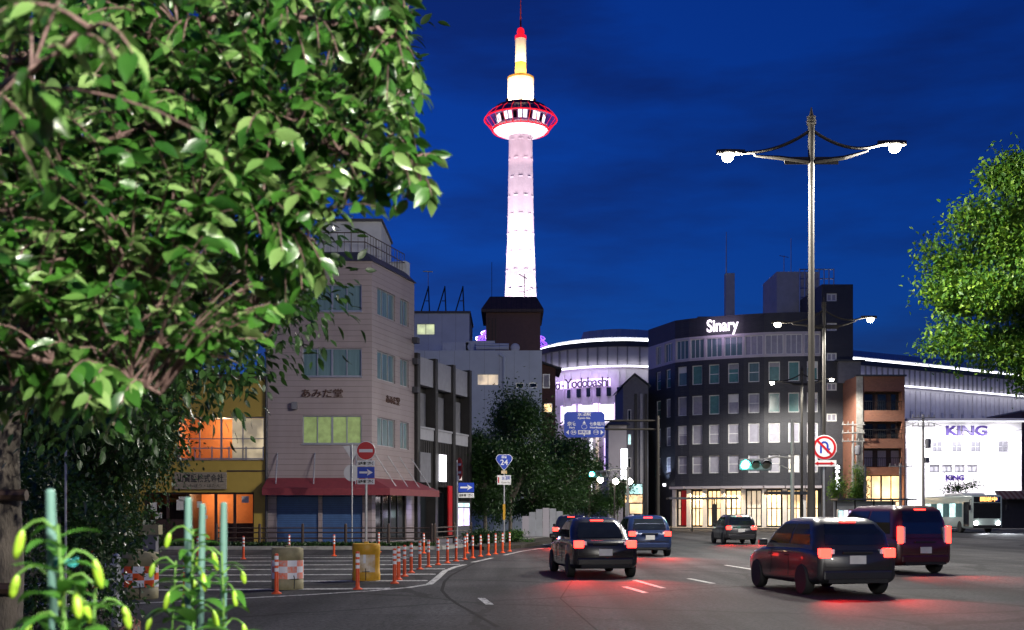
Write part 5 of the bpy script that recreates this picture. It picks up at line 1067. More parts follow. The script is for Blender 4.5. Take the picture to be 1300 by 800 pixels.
# ================================================================== crash barrels
def barrel(px, py, yaw, lab, kind):
    p = G(px, py); root = thing("crash_barrel", lab, "barrel", p, yaw, "crash cushion barrels")
    N = 40; r0 = .33
    def body(i, k): return 0
    q = MB(); q.lathe([(r0 - .01, 0), (r0, .015), (r0, .2), (r0 - .012, .215), (r0 - .012, .62), (r0, .635), (r0, .83), (r0 - .012, .865), (r0 - .05, .875), (.05, .885)], N)
    q.build("drum", M["drumyellow"] if kind == "y" else M["drum"], root, smooth=True)
    sh = MB(); zs = [.225, .355, .485, .612]
    if kind == "y":
        for k in range(26, 35): sh.add([V((math.cos(a) * (r0 + .002), math.sin(a) * (r0 + .002), z)) for a, z in ((2 * math.pi * k / N, .21), (2 * math.pi * (k + 1) / N, .21), (2 * math.pi * (k + 1) / N, .62), (2 * math.pi * k / N, .62))], [(0, 1, 2, 3)])
        sh.build("worn_sheet", M["drumworn"], root, smooth=True)
        s = MB(); s.add([V((x, -r0 - .006, z)) for x, z in ((-.03, .42), (.03, .42), (.03, .62), (-.03, .62))], [(0, 1, 2, 3)]); s.build("white_stripe", M["signwhite"], root)
    else:
        for r_ in range(3):
            for k in range(N):
                c = (k // 4 + r_) % 2; a0, a1 = 2 * math.pi * k / N, 2 * math.pi * (k + 1) / N
                sh.add([V((math.cos(a) * (r0 + .003), math.sin(a) * (r0 + .003), z)) for a, z in ((a0, zs[r_]), (a1, zs[r_]), (a1, zs[r_ + 1]), (a0, zs[r_ + 1]))], [(0, 1, 2, 3)], c)
        sh.build("checker_sheet", [M["drumorange"] if kind == "a" else mat("scuffed_orange_reflective", (.75, .1, .02), .4, var=.3, scale=18, dirt=(.6, .5, .45)), M["refl"]], root, smooth=True)
    q = MB(); q.box(-.05, .05, -.06, .06, .885, .92); q.build("lid_grip", M["drum"] if kind != "y" else M["drumyellow"], root, bevel=.01)
    q = MB(); q.tube([V((.03, -r0 - .02, .02)), V((.035, -r0 - .025, .24)), V((.02, -r0 - .02, .3))], .009, 6); q.tube([V((-.06, -r0 - .012, .22)), V((.12, -r0 - .012, .225))], .008, 5); q.build("tie", M["blackmetal"], root)
    return root
barrel(178, 760, .2, "leftmost barrel with crisp orange and white checks", "a")
barrel(365, 748, .5, "middle barrel with scuffed orange and white checks", "b")
barrel(465, 737, 0, "yellow barrel with worn white front carrying the no entry pole", "y")
q = thing("kerb_post", "dark square post with pale cap standing behind the leftmost barrel", "post", G(178, 752)); s = MB(); s.box(-.13, .13, .6, .8, 0, 1.15); s.build("post_body", M["greyhouse"], q); s = MB(); s.box(-.18, .2, .55, .85, 1.15, 1.35); s.build("cap", M["drum"], q)

# ================================================================== railings
def railing(a, b, n, lab, m_, h=.85, bars=(.35, .6, .8), r_=.028):
    a = V(a); b = V(b); root = thing("pedestrian_railing", lab, "railing", a); d = b - a
    for i in range(n + 1):
        p = d * (i / n); q = MB(); q.lathe([(.07, 0), (.06, h + .1), (.04, h + .14), (.0, h + .15)], 10, p); q.build("post", M[m_], root)
    for z in bars: q = MB(); q.tube([UP * z, d + UP * z], r_, 8); q.build("rail", M[m_], root)
railing((Xp(275, 51.8), 51.8, .13), (Xp(548, 51.8), 51.8, .13), 5, "dark brown pedestrian railing before the blue shutters", "brownrail")
railing((Xp(552, 52.5), 52.5, .13), (Xp(598, 60), 60, .13), 2, "short dark railing beside the black slatted building", "brownrail")
railing((-5.9, 14.0, .12), (-5.15, 15.4, .12), 2, "grey three bar railing at the planting bed near the hedge", "steel", .8)
def cream_panels():
    root = thing("site_fence", "row of pale corrugated panels under the dark trees behind the island", "fence", (Xp(663, 72), 72, .15))
    for i in range(11):
        q = MB(); x = i * .42; q.box(x, x + .4, i * .14, i * .14 + .05, 0, 1.25 + (.5 if i < 7 else .15) * math.sin(i * .5)); q.build("panel", M["pale"] if i % 3 else M["rib"], root)
    q = MB(); q.tube([V((0, .1, 1.0)), V((4.6, 1.65, 1.0))], .04, 6); q.build("rail", M["steel"], root)
cream_panels()

# ================================================================== utility poles
def utility_pole(px, y, top, lab, arms=2, drum=True):
    root = thing("utility_pole", lab, "utility pole", (Xp(px, y), y, .13), 0, "utility poles on the far pavement"); h = Zp(top, y)
    q = MB(); q.tube([V((0, 0, 0)), V((0, 0, h))], [.17, .11], 12); q.build("pole", M["poleconc"], root)
    for k in range(arms):
        q = MB(); z = h - .3 - k * .8; q.tube([V((-1.1, -.1, z)), V((1.1, -.1, z))], .05, 6)
        for x in (-1, -.5, .5, 1): q.lathe([(.03, 0), (.06, .06), (.03, .12), (.06, .18), (.02, .24)], 8, (x, -.1, z + .04))
        q.build("crossarm", M["poleconc"], root)
    if drum:
        q = MB(); q.lathe([(.2, 0), (.28, .06), (.28, .8), (.2, .9)], 16, (.42, -.1, h - 3.2)); q.build("transformer", M["greyhouse"], root, smooth=True)
        q = MB(); q.box(.12, .5, -.3, .05, h - 4.6, h - 4.1); q.build("junction_box", M["greyhouse"], root, bevel=.02)
utility_pole(1172, 112, 528, "concrete utility pole with transformer before the floodlit store")
utility_pole(1083, 113.2, 537, "concrete utility pole at the hotel corner", 3)
utility_pole(1098, 108, 592, "short concrete pole with lamp beside the shelter", 0, False)
utility_pole(1143, 111, 590, "thin utility pole before the terracotta building", 1, False)
def wires():
    for i, (a, b) in enumerate(((P(1083, 541, 113.2), P(1172, 532, 112)), (P(1083, 548, 113.2), P(1172, 540, 112)), (P(1172, 533, 112), P(1300, 545, 112)))):
        q = MB(); q.tube([a.lerp(b, t) - UP * (.7 * 4 * t * (1 - t)) for t in np.linspace(0, 1, 13)], .022, 5); tag(q.build("overhead_cable", M["blackmetal"]), ("upper sagging cable between the hotel corner pole and the store pole", "lower sagging cable between the hotel corner pole and the store pole", "sagging cable running right from the store pole")[i], "cable")
wires()

# ================================================================== bus shelter, vending machines
def shelter():
    y = 106; x0 = Xp(1062, y); root = thing("bus_shelter", "long grey bus shelter with translucent wall and low lit panels", "bus shelter", (x0, y, .13)); z = lambda p: Zp(p, y) - .13; X = lambda p: Xp(p, y) - x0
    q = MB(); q.box(X(1062), X(1142), 1.0, 1.08, .4, z(636)); q.build("back_wall", M["pale"], root); q = MB(); q.box(X(1060), X(1160), -.8, 1.4, z(635), z(633)); q.build("roof", M["slate"], root)
    for px in (1064, 1088, 1112, 1136, 1154): q = MB(); q.tube([V((X(px), .6, 0)), V((X(px), .6, z(635)))], .07, 8); q.build("post", M["darkpole"], root)
    for a, b in ((1094, 1100), (1106, 1114), (1115, 1126)): q = MB(); q.box(X(a), X(b), .9, .96, .35, .9); q.build("lit_panel", M["whitewin"], root)
    for i, (px, m_, lab) in enumerate(((1067.5, "tealscreen", "lit teal fronted vending machine at the shelter end"), (1074, "whitewin", "lit white fronted vending machine between two others"), (1081, "lilacscreen", "lit lilac fronted vending machine with red side"))):
        t = thing("vending_machine", lab, "vending machine", (Xp(px, y - .9), y - .9, .13), 0, "vending machines by the shelter")
        q = MB(); q.box(-.22, .22, 0, .6, 0, 1.75); q.build("cabinet", M["white"] if i < 2 else M["vendred"], t, bevel=.02); q = MB(); q.box(-.19, .19, -.02, -.003, .75, 1.65); q.build("display", M[m_], t); q = MB(); q.box(-.15, .15, -.02, -.003, .2, .42); q.build("hatch", M["blackmetal"], t)
    t = thing("notice_board", "red sided info cabinet right of the vending machines", "cabinet", (Xp(1089, y - .9), y - .9, .13)); q = MB(); q.box(-.28, .28, 0, .5, 0, 1.75); q.build("cabinet", M["vendred"], t, bevel=.02); q = MB(); q.box(-.2, .2, -.015, -.003, .8, 1.5); q.build("panel", M["brownwall"], t)
shelter()
def left_shelter():
    y = 101; x0 = Xp(850, y); root = thing("bus_shelter", "thin flat roofed bus stop before the hotel shop windows", "bus shelter", (x0, y, 0)); X = lambda p: Xp(p, y) - x0; z = lambda p: Zp(p, y)
    q = MB(); q.box(X(848), X(936), -.7, 1.2, z(634), z(631.5)); q.build("roof", M["greyhouse"], root)
    for px in (853, 880, 908, 930): q = MB(); q.tube([V((X(px), .5, 0)), V((X(px), .5, z(634)))], .06, 8); q.build("post", M["darkpole"], root)
    q = MB(); q.box(X(905), X(909), -.2, .1, 0, z(640)); q.build("stop_pillar", M["blackmetal"], root)
    root = thing("bus_shelter", "dark roofed bus stop left of the tall lamp pole", "bus shelter", (Xp(980, y), y, 0)); o = Xp(980, y)
    q = MB(); q.box(Xp(974, y) - o, Xp(1024, y) - o, -.8, 1.3, z(628), z(624)); q.build("roof", M["slate"], root)
    for px in (994, 1006, 1020): q = MB(); q.tube([V((Xp(px, y) - o, .5, 0)), V((Xp(px, y) - o, .5, z(628)))], .09, 8); q.build("post", M["darkpole"], root)
left_shelter()
# ================================================================== vehicles
def rrect(hw, z0, z1, y, r_=.12, n=4, taper=1.0):
    pts = []
    for cx, cz, a0 in ((hw - r_, z1 - r_, 0), (-hw + r_, z1 - r_, 90), (-hw + r_, z0 + r_, 180), (hw - r_, z0 + r_, 270)):
        for k in range(n + 1):
            a = R(a0 + 90 * k / n); x = cx + r_ * math.cos(a); z = cz + r_ * math.sin(a)
            t = (z - z0) / (z1 - z0); pts.append(V((x * (1 - (1 - taper) * max(0, t - .5) * 2), y, z)))
    return pts
def rxy(hw, y0, y1, z, r_=.2, n=5):
    pts = []
    for cx, cy, a0 in ((hw - r_, y1 - r_, 0), (-hw + r_, y1 - r_, 90), (-hw + r_, y0 + r_, 180), (hw - r_, y0 + r_, 270)):
        for k in range(n + 1): a = R(a0 + 90 * k / n); pts.append(V((cx + r_ * math.cos(a), cy + r_ * math.sin(a), z)))
    return pts
def wheel(root, x, y, r_, w, name="wheel"):
    s = 1 if x > 0 else -1
    q = MB(); q.lathe([(r_ * .6, -w / 2), (r_ * .93, -w / 2), (r_, -w * .36), (r_, w * .36), (r_ * .93, w / 2), (r_ * .6, w / 2)], 28, (x, y, r_), axis='X'); o = q.build(name, M["rubber"], root, smooth=True)
    q = MB(); q.lathe([(.03, s * w * .42), (r_ * .3, s * w * .45), (r_ * .62, s * w * .36), (r_ * .62, s * w * .2)], 20, (x, y, r_), axis='X'); q.build("rim", M["alu"], o)
def car(x, y, rz, lab, paint, kind="hatch"):
    root = thing("car", lab, "car", (x, y, 0), rz, "cars driving away with red tail lights lit")
    Lr = -1.95 if kind != "sedan" else -2.2; Lf = 1.95 if kind != "sedan" else 2.15; hw = .83; bz = .93 if kind != "van" else 1.0
    q = MB()
    st = [(Lr, .86, .34, .80), (Lr + .06, .95, .27, bz - .06), (Lr + .3, .99, .22, bz), (Lr + .9, 1.0, .2, bz + .01), (0, 1.0, .2, bz), (Lf - 1.0, 1.0, .2, bz - .04), (Lf - .45, .97, .22, bz - .12), (Lf - .08, .88, .28, bz - .26), (Lf, .78, .34, bz - .36)]
    q.loft([rrect(hw * a, b, c, yy, .13 if 0 < i < 8 else .1) for i, (yy, a, b, c) in enumerate(st)]); q.build("body", paint, root, smooth=True)
    if kind == "hatch": lev = [(bz - .05, Lr + .10, .95, .79), (1.2, Lr + .2, .55, .745), (1.40, Lr + .42, .2, .66), (1.485, Lr + .62, -.02, .56), (1.51, Lr + .85, -.2, .42)]
    elif kind == "van": lev = [(bz - .05, Lr + .06, 1.35, .80), (1.35, Lr + .12, .95, .76), (1.66, Lr + .22, .6, .70), (1.76, Lr + .36, .4, .60), (1.79, Lr + .6, .2, .45)]
    else: lev = [(bz - .05, Lr + .55, .95, .76), (1.2, Lr + .95, .55, .70), (1.38, Lr + 1.2, .28, .62), (1.455, Lr + 1.4, .08, .53), (1.475, Lr + 1.6, -.1, .4)]
    q = MB(); q.loft([rxy(w, y0, y1, z, .22) for z, y0, y1, w in lev]); q.build("cabin", paint, root, smooth=True)
    def at(z): 
        zs = [l[0] for l in lev]; return [float(np.interp(z, zs, [l[k] for l in lev])) for k in (1, 2, 3)]
    za, zb_ = lev[0][0] + .1, lev[2][0] - .02
    q = MB(); rows = [za + (zb_ - za) * t / 4 for t in range(5)]
    for z0, z1 in zip(rows, rows[1:]):
        a, b = at(z0), at(z1); q.add([V((-(a[2] - .17), a[0] - .012, z0)), V((a[2] - .17, a[0] - .012, z0)), V((b[2] - .15, b[0] - .012, z1)), V((-(b[2] - .15), b[0] - .012, z1))], [(0, 1, 2, 3)])
    q.build("rear_window", M["glass"], root)
    for s in (-1, 1):
        q = MB()
        for z0, z1 in zip(rows, rows[1:]):
            a, b = at(z0), at(z1); yy = lambda c, t: c[0] + .3 + (c[1] - c[0] - .55) * t
            for t0, t1 in ((0, .46), (.5, 1)):
                q.add([V((s * (c[2] + .006), yy(c, t), z)) for c, t, z in ((a, t0, z0), (a, t1, z0), (b, t1, z1), (b, t0, z1))], [(0, 1, 2, 3)])
        q.build("side_window", M["glass"], root)
        tz0, tz1 = (.74, .92) if kind != "van" else (.8, 1.25); tw = .24 if kind != "van" else .13
        q = MB(); x0, x1 = sorted((s * (hw * .93), s * (hw * .93 - tw))); q.box(x0, x1, Lr - .02, Lr + .1, tz0, tz1); tl = q.build("tail_light", M["tail"], root, bevel=.02)
        q = MB(); x0, x1 = sorted((s * (hw * .93 - tw - .005), s * (hw * .93 - tw - .07))); q.box(x0, x1, Lr + .01, Lr + .1, tz0 + .02, tz1 - .02); q.build("reversing_lens", M["refl"], root)
        lamp('SPOT', "tail_glow", (s * .68, Lr - .05, (tz0 + tz1) / 2), 480, (1, .02, .015), .06, (s * .72, Lr - 1.9, 0), 62, .9, parent=root)
        q = MB(); q.box(min(s * .8, s * .98), max(s * .8, s * .98), .62, .74, .92, 1.05); q.build("mirror", paint, root, bevel=.03)
        q = MB(); q.box(min(s * .45, s * .72), max(s * .45, s * .72), Lf - .14, Lf - .02, .52, .66); q.build("headlight", M["refl"], root, bevel=.02)
        for yy in (Lr + .72, Lf - .75): wheel(root, s * .76, yy, .30, .19)
    q = MB(); q.box(-.7, .7, Lr - .035, Lr + .1, .3, .5); q.build("bumper", paint, root, bevel=.04); q = MB(); q.box(-.6, .6, Lr - .045, Lr + .08, .26, .33); q.build("bumper_trim", M["rubber"], root)
    q = MB(); q.box(-.165, .165, Lr - .05, Lr - .036, .55, .715) if kind != "hatch" else q.box(-.165, .165, Lr - .02, Lr + .02, .62, .78); q.build("number_plate", M["plate"], root)
    q = MB()
    for s in (-1, 1):
        q.tube([V((s * .66, Lr - .004, .56)), V((s * .67, Lr + .0, .74))], .006, 4)
        for yy in (-.55, .38): q.tube([V((s * (hw + .001), yy, .36)), V((s * (hw + .002), yy - .02, .6)), V((s * (hw - .005), yy - .03, bz - .1))], .006, 4)
        for yy in (-.25, .62): q.box(min(s * (hw - .01), s * (hw + .02)), max(s * (hw - .01), s * (hw + .02)), yy - .32, yy - .14, .74, .765)
    q.tube([V((-.66, Lr - .004, .56)), V((.66, Lr - .004, .56))], .006, 4); q.box(-.3, .3, Lr - .03, Lr + .02, .82, .855)
    o_ = q.build("door_seams", M["rubber"], root)
    zt = lev[2][0] + .02; a = at(zt); q = MB(); q.box(-.16, .16, a[0] - .03, a[0] + .02, zt - .015, zt + .02); q.build("high_brake_light", M["tail"], root)
    return root
paints = [mat("dark_grey_paint", (.035, .036, .04), .3, .4, var=.03, coat=.5), mat("black_paint", (.012, .012, .014), .25, var=.05, coat=.6), mat("maroon_paint", (.06, .012, .014), .3, var=.03, coat=.5), mat("dark_blue_paint", (.015, .03, .09), .3, .2, var=.05, coat=.5)]
car(6.3, 24.5, R(9), "dark grey hatchback nearest the viewer with glowing red tail lights", paints[0])
car(2.05, 31, R(6), "black sedan in the left lane near the end of the orange post row", paints[1], "sedan")
car(10.2, 32.5, R(15), "dark maroon van with tall upright tail lights in the right lane", paints[2], "van")
car(4.9, 45, R(4), "dark blue hatchback ahead of the black sedan", paints[3])
car(2.9, 57, R(-6), "black sedan farthest away beside the planted island", paints[1], "sedan")
car(11.6, 62, R(2), "dark grey hatchback beyond the tall lamp near the far signal", paints[0])

def bus():
    y = 93.0; root = thing("city_bus", "pale green city bus with bright headlights and amber destination board", "bus", (Xp(1253, y), y, 0), R(181))
    hw, Ln, H = 1.22, 10.2, 3.0          # local +y = forward, front at y = 0
    q = MB(); q.loft([rrect(hw * a, b, c, yy, .18, 5) for yy, a, b, c in ((-Ln, .95, .45, H - .12), (-Ln + .15, 1, .34, H), (-.2, 1, .34, H), (-.04, .98, .38, H - .05), (0, .94, .44, H - .12))])
    q.build("body", mat("pale_green_bus_paint", (.42, .5, .46), .35, var=.05, coat=.3), root, smooth=True)
    q = MB(); q.add([V((a * hw, .012, z)) for a, z in ((-.88, 1.15), (.88, 1.15), (.88, 2.38), (-.88, 2.38))], [(3, 2, 1, 0)]); q.build("windscreen", M["glass"], root)
    q = MB(); q.box(-hw * .86, hw * .86, -.02, .03, 2.42, 2.86); b = q.build("destination_board", M["blackmetal"], root)
    text("lettering", "回送中", .36, M["amberled"], b, V((-.12, .04, 2.64)), V((-1, 0, 0)), .002, 1.35, bold=.012)
    q = MB(); q.box(.62 - 1.55, .62 - 1.2, .032, .036, 2.5, 2.8); q.build("access_sign", M["signblue"], b)
    for s in (-1, 1):
        for k in range(6):
            y0 = -1.9 - k * 1.35; q = MB(); q.add([V((s * (hw + .008), yy, z)) for yy, z in ((y0, 1.25), (y0 - 1.2, 1.25), (y0 - 1.2, 2.35), (y0, 2.35))], [(0, 1, 2, 3)]); q.build("side_window", M["tealscreen"] if k % 2 else M["curtain_teal"], root)
        q = MB(); q.add([V((s * (hw + .008), yy, z)) for yy, z in ((-.5, .5), (-1.6, .5), (-1.6, 2.45), (-.5, 2.45))], [(0, 1, 2, 3)]); q.build("door", M["glass"], root)
        q = MB(); q.lathe([(.0, .05), (.13, .04), (.15, 0)], 18, (s * .88, .0, .78), axis='Y'); q.build("headlight", M["headlight"], root)
        lamp('SPOT', "headlight_beam", (s * .88, .12, .78), 2600, (.9, .95, 1), .08, (s * .8, 14, .25), 50, .6, root)
        q = MB(); q.tube([V((s * hw * .95, -.1, 2.7)), V((s * (hw + .25), .25, 2.6)), V((s * (hw + .28), .25, 2.2))], .025, 6); q.box(s * (hw + .28) - .1, s * (hw + .28) + .1, .2, .3, 1.8, 2.2); q.build("mirror", M["blackmetal"], root)
        for yy in (-2.4, -7.6): wheel(root, s * (hw - .13), yy, .48, .28)
    q = MB(); q.box(-hw * .9, hw * .9, -.01, .035, .4, .62); q.build("bumper", M["rubber"], root, bevel=.02)
    q = MB(); q.box(-.9, .9, -6.5, -2.5, H - .01, H + .2); q.build("roof_unit", M["white"], root, bevel=.05)
bus()

# ================================================================== plants
def leaf_cloud(name, pos, dirs, size, matl, parent, tmpl="far", seed=0, wid=.42, droop=.25):
    g_ = np.random.default_rng(seed); N = len(pos); d = dirs / np.maximum(1e-6, np.linalg.norm(dirs, axis=1, keepdims=True))
    rnd = g_.normal(size=(N, 3)) * .55 + np.array([0, 0, .9]); w = np.cross(d, rnd); w /= np.maximum(1e-6, np.linalg.norm(w, axis=1, keepdims=True)); n = np.cross(w, d)
    if tmpl == "near":
        us = np.array([0, .12, .35, .6, .82, 1.0]); ws = np.array([.015, .27, .49, .46, .24, .01]) * wid * 1.02
        T = []
        for u, a in zip(us, ws):
            z = -droop * u * u
            T += [(u, -a, z + .16 * a), (u, 0, z - .02), (u, a, z + .16 * a)]
        F = []
        for i in range(5):
            for j in range(2): b = i * 3 + j; F.append((b, b + 1, b + 4, b + 3))
    else:
        T = [(0, 0, 0), (.5, -.26, .05), (1, 0, -.12), (.5, .26, .05)]; F = [(0, 1, 2, 3)]
    T = np.array(T); F = np.array(F); k = len(T); size = np.broadcast_to(size, N)
    Vt = pos[:, None, :] + size[:, None, None] * (T[None, :, 0:1] * d[:, None, :] + T[None, :, 1:2] * w[:, None, :] + T[None, :, 2:3] * n[:, None, :])
    Ft = (F[None] + (np.arange(N) * k)[:, None, None]).reshape(-1, 4)
    return np_mesh(name, Vt.reshape(-1, 3), Ft, matl, parent, smooth=(tmpl == "near"))
def in_poly(x, y, poly):
    c = np.zeros(len(x), bool); j = len(poly) - 1
    for i in range(len(poly)):
        xi, yi = poly[i]; xj, yj = poly[j]
        c ^= ((yi > y) != (yj > y)) & (x < (xj - xi) * (y - yi) / (yj - yi + 1e-12) + xi); j = i
    return c
def crown(name, parent, c, rad, n_clump, per, lsize, matl, seed, clump_r=.22, low=-1.0, flat=.8):
    """leaf clumps through an uneven ellipsoid; coordinates local to parent."""
    g_ = np.random.default_rng(seed); rad = np.array(rad); u = g_.normal(size=(n_clump, 3)); u /= np.linalg.norm(u, axis=1, keepdims=True)
    nl = min(62, max(9, n_clump // 20)); lc = g_.normal(size=(nl, 3)); lc /= np.linalg.norm(lc, axis=1, keepdims=True); lc *= (.3 + .58 * g_.random((nl, 1)) ** .5); lr = .12 + .17 * g_.random(nl)
    wh = g_.integers(0, nl, n_clump); cc = lc[wh] + u * (g_.random(n_clump) ** .45 * lr[wh])[:, None] * np.array([1.1, 1.1, flat]); cc = cc[cc[:, 2] > low]
    pos = np.repeat(cc, per, 0); off = g_.normal(size=pos.shape) * clump_r * (.6 + .8 * g_.random((len(pos), 1))); pos = (pos + off) * rad + np.array(c)
    d = off * 1.2 + g_.normal(size=pos.shape) * .35; d[:, 2] -= .15
    leaf_cloud(name, pos, d, lsize * (.7 + .6 * g_.random(len(pos))), matl, parent, "far", seed)
    return cc * rad + np.array(c)
def tree(name, lab, base, h, c, rad, n, per, ls, matl, seed, tr=.16, group=None, clump_r=.16, low=-1.0, flat=.8, bark="bark", cat="tree"):
    root = thing(name, lab, cat, base, 0, group); c = V(c)
    q = MB(); top = V((c.x, c.y, c.z + rad[2] * .45)); q.tube([V((0, 0, -.1)), V((0, 0, .15)), V((c.x * .3, c.y * .3, (c.z - rad[2] * .6) * .6 + .2)), c - UP * rad[2] * .3, top], [tr * 1.4, tr, tr * .8, tr * .55, tr * .15], 10); q.build("trunk", M[bark], root, smooth=True)
    cc = crown("crown", root, c, rad, n, per, ls, matl, seed, clump_r, low=low, flat=flat)
    g_ = random.Random(seed); q = MB()
    for i in range(26):
        e = V(cc[g_.randrange(len(cc))]); s = V((0, 0, 0)).lerp(top, .35 + .5 * g_.random()); s = V((c.x * .8, c.y * .8, max(c.z - rad[2] * .9, .5) + rad[2] * g_.random() * .9)); m_ = s.lerp(e, .5) + UP * .1 * rad[2]; q.tube([s, m_, e], [tr * .35, tr * .2, tr * .06], 6)
    q.build("limbs", M[bark], root, smooth=True); return root
# right tree, brightly lit by the street lamp
y = 46.0; b = V((Xp(1364, y), y, 0))
tree("broadleaf_tree", "bright green lamplit tree cut off by the right edge", b, 0, (-.6, 0, Zp(352, y)), (5.3, 4.6, 5.4), 2600, 56, .2, M["leaflime"], 21, .22, clump_r=.05, low=-.95, flat=.5)
y = 60.0; tree("broadleaf_tree", "darker green tree top high at the right edge behind the lit tree", V((Xp(1440, y), y, 0)), 0, (0, 0, Zp(230, y)), (4.6, 4, 5.2), 420, 50, .24, M["leafdark"], 22, .25, clump_r=.1)
# dark trees in the middle
for px, py, rx, rz, yy, seed, lab in ((648, 580, 3.0, 4.9, 76, 31, "tallest dark tree right of the black slatted building"), (705, 598, 3.3, 3.9, 86, 32, "dark rounded tree below the blue direction sign"), (616, 605, 1.9, 3.6, 72, 33, "dark narrow tree close against the black slatted building"), (748, 618, 3.0, 3.3, 97, 34, "dark low tree beside the small green signal"), (676, 625, 3.0, 2.9, 82, 35, "dark spreading tree behind the pale panels")):
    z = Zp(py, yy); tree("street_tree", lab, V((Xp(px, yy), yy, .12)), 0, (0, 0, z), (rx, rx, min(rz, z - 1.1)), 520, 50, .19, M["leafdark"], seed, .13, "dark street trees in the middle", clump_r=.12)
tree("young_tree", "small yellow-green lit tree beside the shop signboards", V((Xp(784, 106), 106, .12)), 0, (0, 0, 2.6), (.9, .9, 1.6), 90, 40, .14, M["leaflime"], 36, .06)
tree("young_tree", "small round green tree at the hotel corner by the shelter", V((Xp(1079, 109), 109, .12)), 0, (0, 0, 3.4), (1.6, 1.5, 2.5), 150, 44, .16, M["leaflime"], 37, .08)
tree("young_tree", "thin dark shrub tree against the floodlit store above the bus", V((Xp(1217, 116), 116, .12)), 0, (0, 0, 4.3), (2.2, 1.5, 1.0), 50, 22, .2, M["leafdark"], 38, .07, clump_r=.2)
# left background trees and hedge
for px, py, rx, rz, yy, seed, lab in ((-5, 560, 2.2, 3.8, 27, 41, "big dark tree at the far left behind the grey trunk"), (150, 460, 2.3, 2.6, 27, 42, "dark leafy tree hanging over the ochre shop front"), (95, 520, 3.0, 4.0, 36, 43, "dark tree behind the tall clipped hedge"), (-40, 480, 4.0, 4.5, 33, 45, "dark tree at the left edge behind everything")):
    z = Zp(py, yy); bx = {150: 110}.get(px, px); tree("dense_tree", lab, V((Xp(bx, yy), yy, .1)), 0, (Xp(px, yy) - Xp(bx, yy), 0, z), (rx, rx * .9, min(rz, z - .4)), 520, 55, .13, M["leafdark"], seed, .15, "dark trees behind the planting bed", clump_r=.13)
def hedge():
    y = 27.5; x0, x1 = Xp(97, y), Xp(163, y); root = thing("clipped_hedge", "tall clipped box shaped dark green hedge left of the checkered barrels", "hedge", ((x0 + x1) / 2, y, .12)); z1 = Zp(586, y) - .12
    g_ = np.random.default_rng(5); N = 22000; hw = (x1 - x0) / 2; p = np.stack([g_.uniform(-hw, hw, N), g_.uniform(-.7, .7, N), g_.uniform(0, z1, N)], 1)
    f = g_.integers(0, 5, N); e = g_.normal(0, .03, N); p[f < 2, 1] = -.7 + e[f < 2]; p[f == 2, 0] = hw + e[f == 2]; p[f == 3, 0] = -hw + e[f == 3]; p[f == 4, 2] = z1 + e[f == 4]
    leaf_cloud("foliage", p, g_.normal(size=(N, 3)) + [0, -.4, .2], .065 * (.7 + .6 * g_.random(N)), M["leafdark"], root, "far", 5)
    q = MB()
    for x in (-hw * .6, 0, hw * .6): q.tube([V((x, 0, -.1)), V((x, 0, z1 * .9))], [.05, .02], 6)
    q.build("stem", M["bark"], root)
hedge()
def shrub(px, py, y, rx, rz, n, ls, lab, m_, seed, name="shrub", z0=.1):
    root = thing(name, lab, "shrub", (Xp(px, y), y, z0)); c = (0, 0, rz * .75); cc = crown("foliage", root, c, (rx, rx * .8, rz), n, 26, ls, m_, seed, .16, low=-.7)
    q = MB(); g_ = random.Random(seed)
    for i in range(14): e = V(cc[g_.randrange(len(cc))]); q.tube([V((g_.uniform(-.1, .1) * rx, 0, -.05)), e * .5 + V((0, 0, .05)), e], [.02, .012, .004], 5)
    q.build("stem", M["bark"], root)
shrub(125, 778, 7.2, .42, .30, 110, .05, "low leafy shrub at the bottom left by the bed kerb", M["leaf"], 51)
shrub(45, 690, 13.5, 1.1, 1.2, 220, .075, "loose dark bush behind the stake and the grey railing", M["leafdark"], 52)
shrub(20, 610, 17, 1.3, 1.7, 220, .08, "tall dark bush at the left edge behind the grey trunk", M["leafdark"], 53)
shrub(165, 640, 46, 1.3, 1.5, 120, .12, "dark bush before the ochre shop's left doors", M["leafdark"], 54)
shrub(618, 684, 56, 1.0, .55, 140, .1, "low hedge on the planted island left of the route sign", M["leafdark"], 55)
shrub(660, 680, 58.5, 1.1, .4, 140, .1, "low grassy hedge on the planted island right of the route sign", M["leaf"], 56)
def verge():
    g_ = np.random.default_rng(9); N = 9000; p = np.stack([g_.uniform(-20, -3.4, N), g_.uniform(51.5, 52.4, N), np.full(N, .13)], 1); d = g_.normal(size=(N, 3)) * .4 + [0, 0, 1]
    o = leaf_cloud("verge_grass", p, d, .16 * (.5 + g_.random(N)), M["leafdark"], None, "far", 9); tag(o, "strip of short grass and weeds along the foot of the railing", "grass", kind="stuff")
    N = 7000; p = np.stack([g_.uniform(-9, -.4, N), g_.uniform(3, 20, N), np.full(N, .12)], 1); ok = p[:, 0] < np.interp(p[:, 1], [3, 7, 10.5, 15.5, 21.5], [-.5, -2.75, -4.55, -6.35, -8.15]); p = p[ok]
    o = leaf_cloud("ground_cover", p, g_.normal(size=p.shape) * .5 + [0, 0, .8], .1 * (.5 + g_.random(len(p))), M["leafdark"], None, "far", 10); tag(o, "dark low ground cover in the planting bed", "ground cover", kind="stuff")
verge()

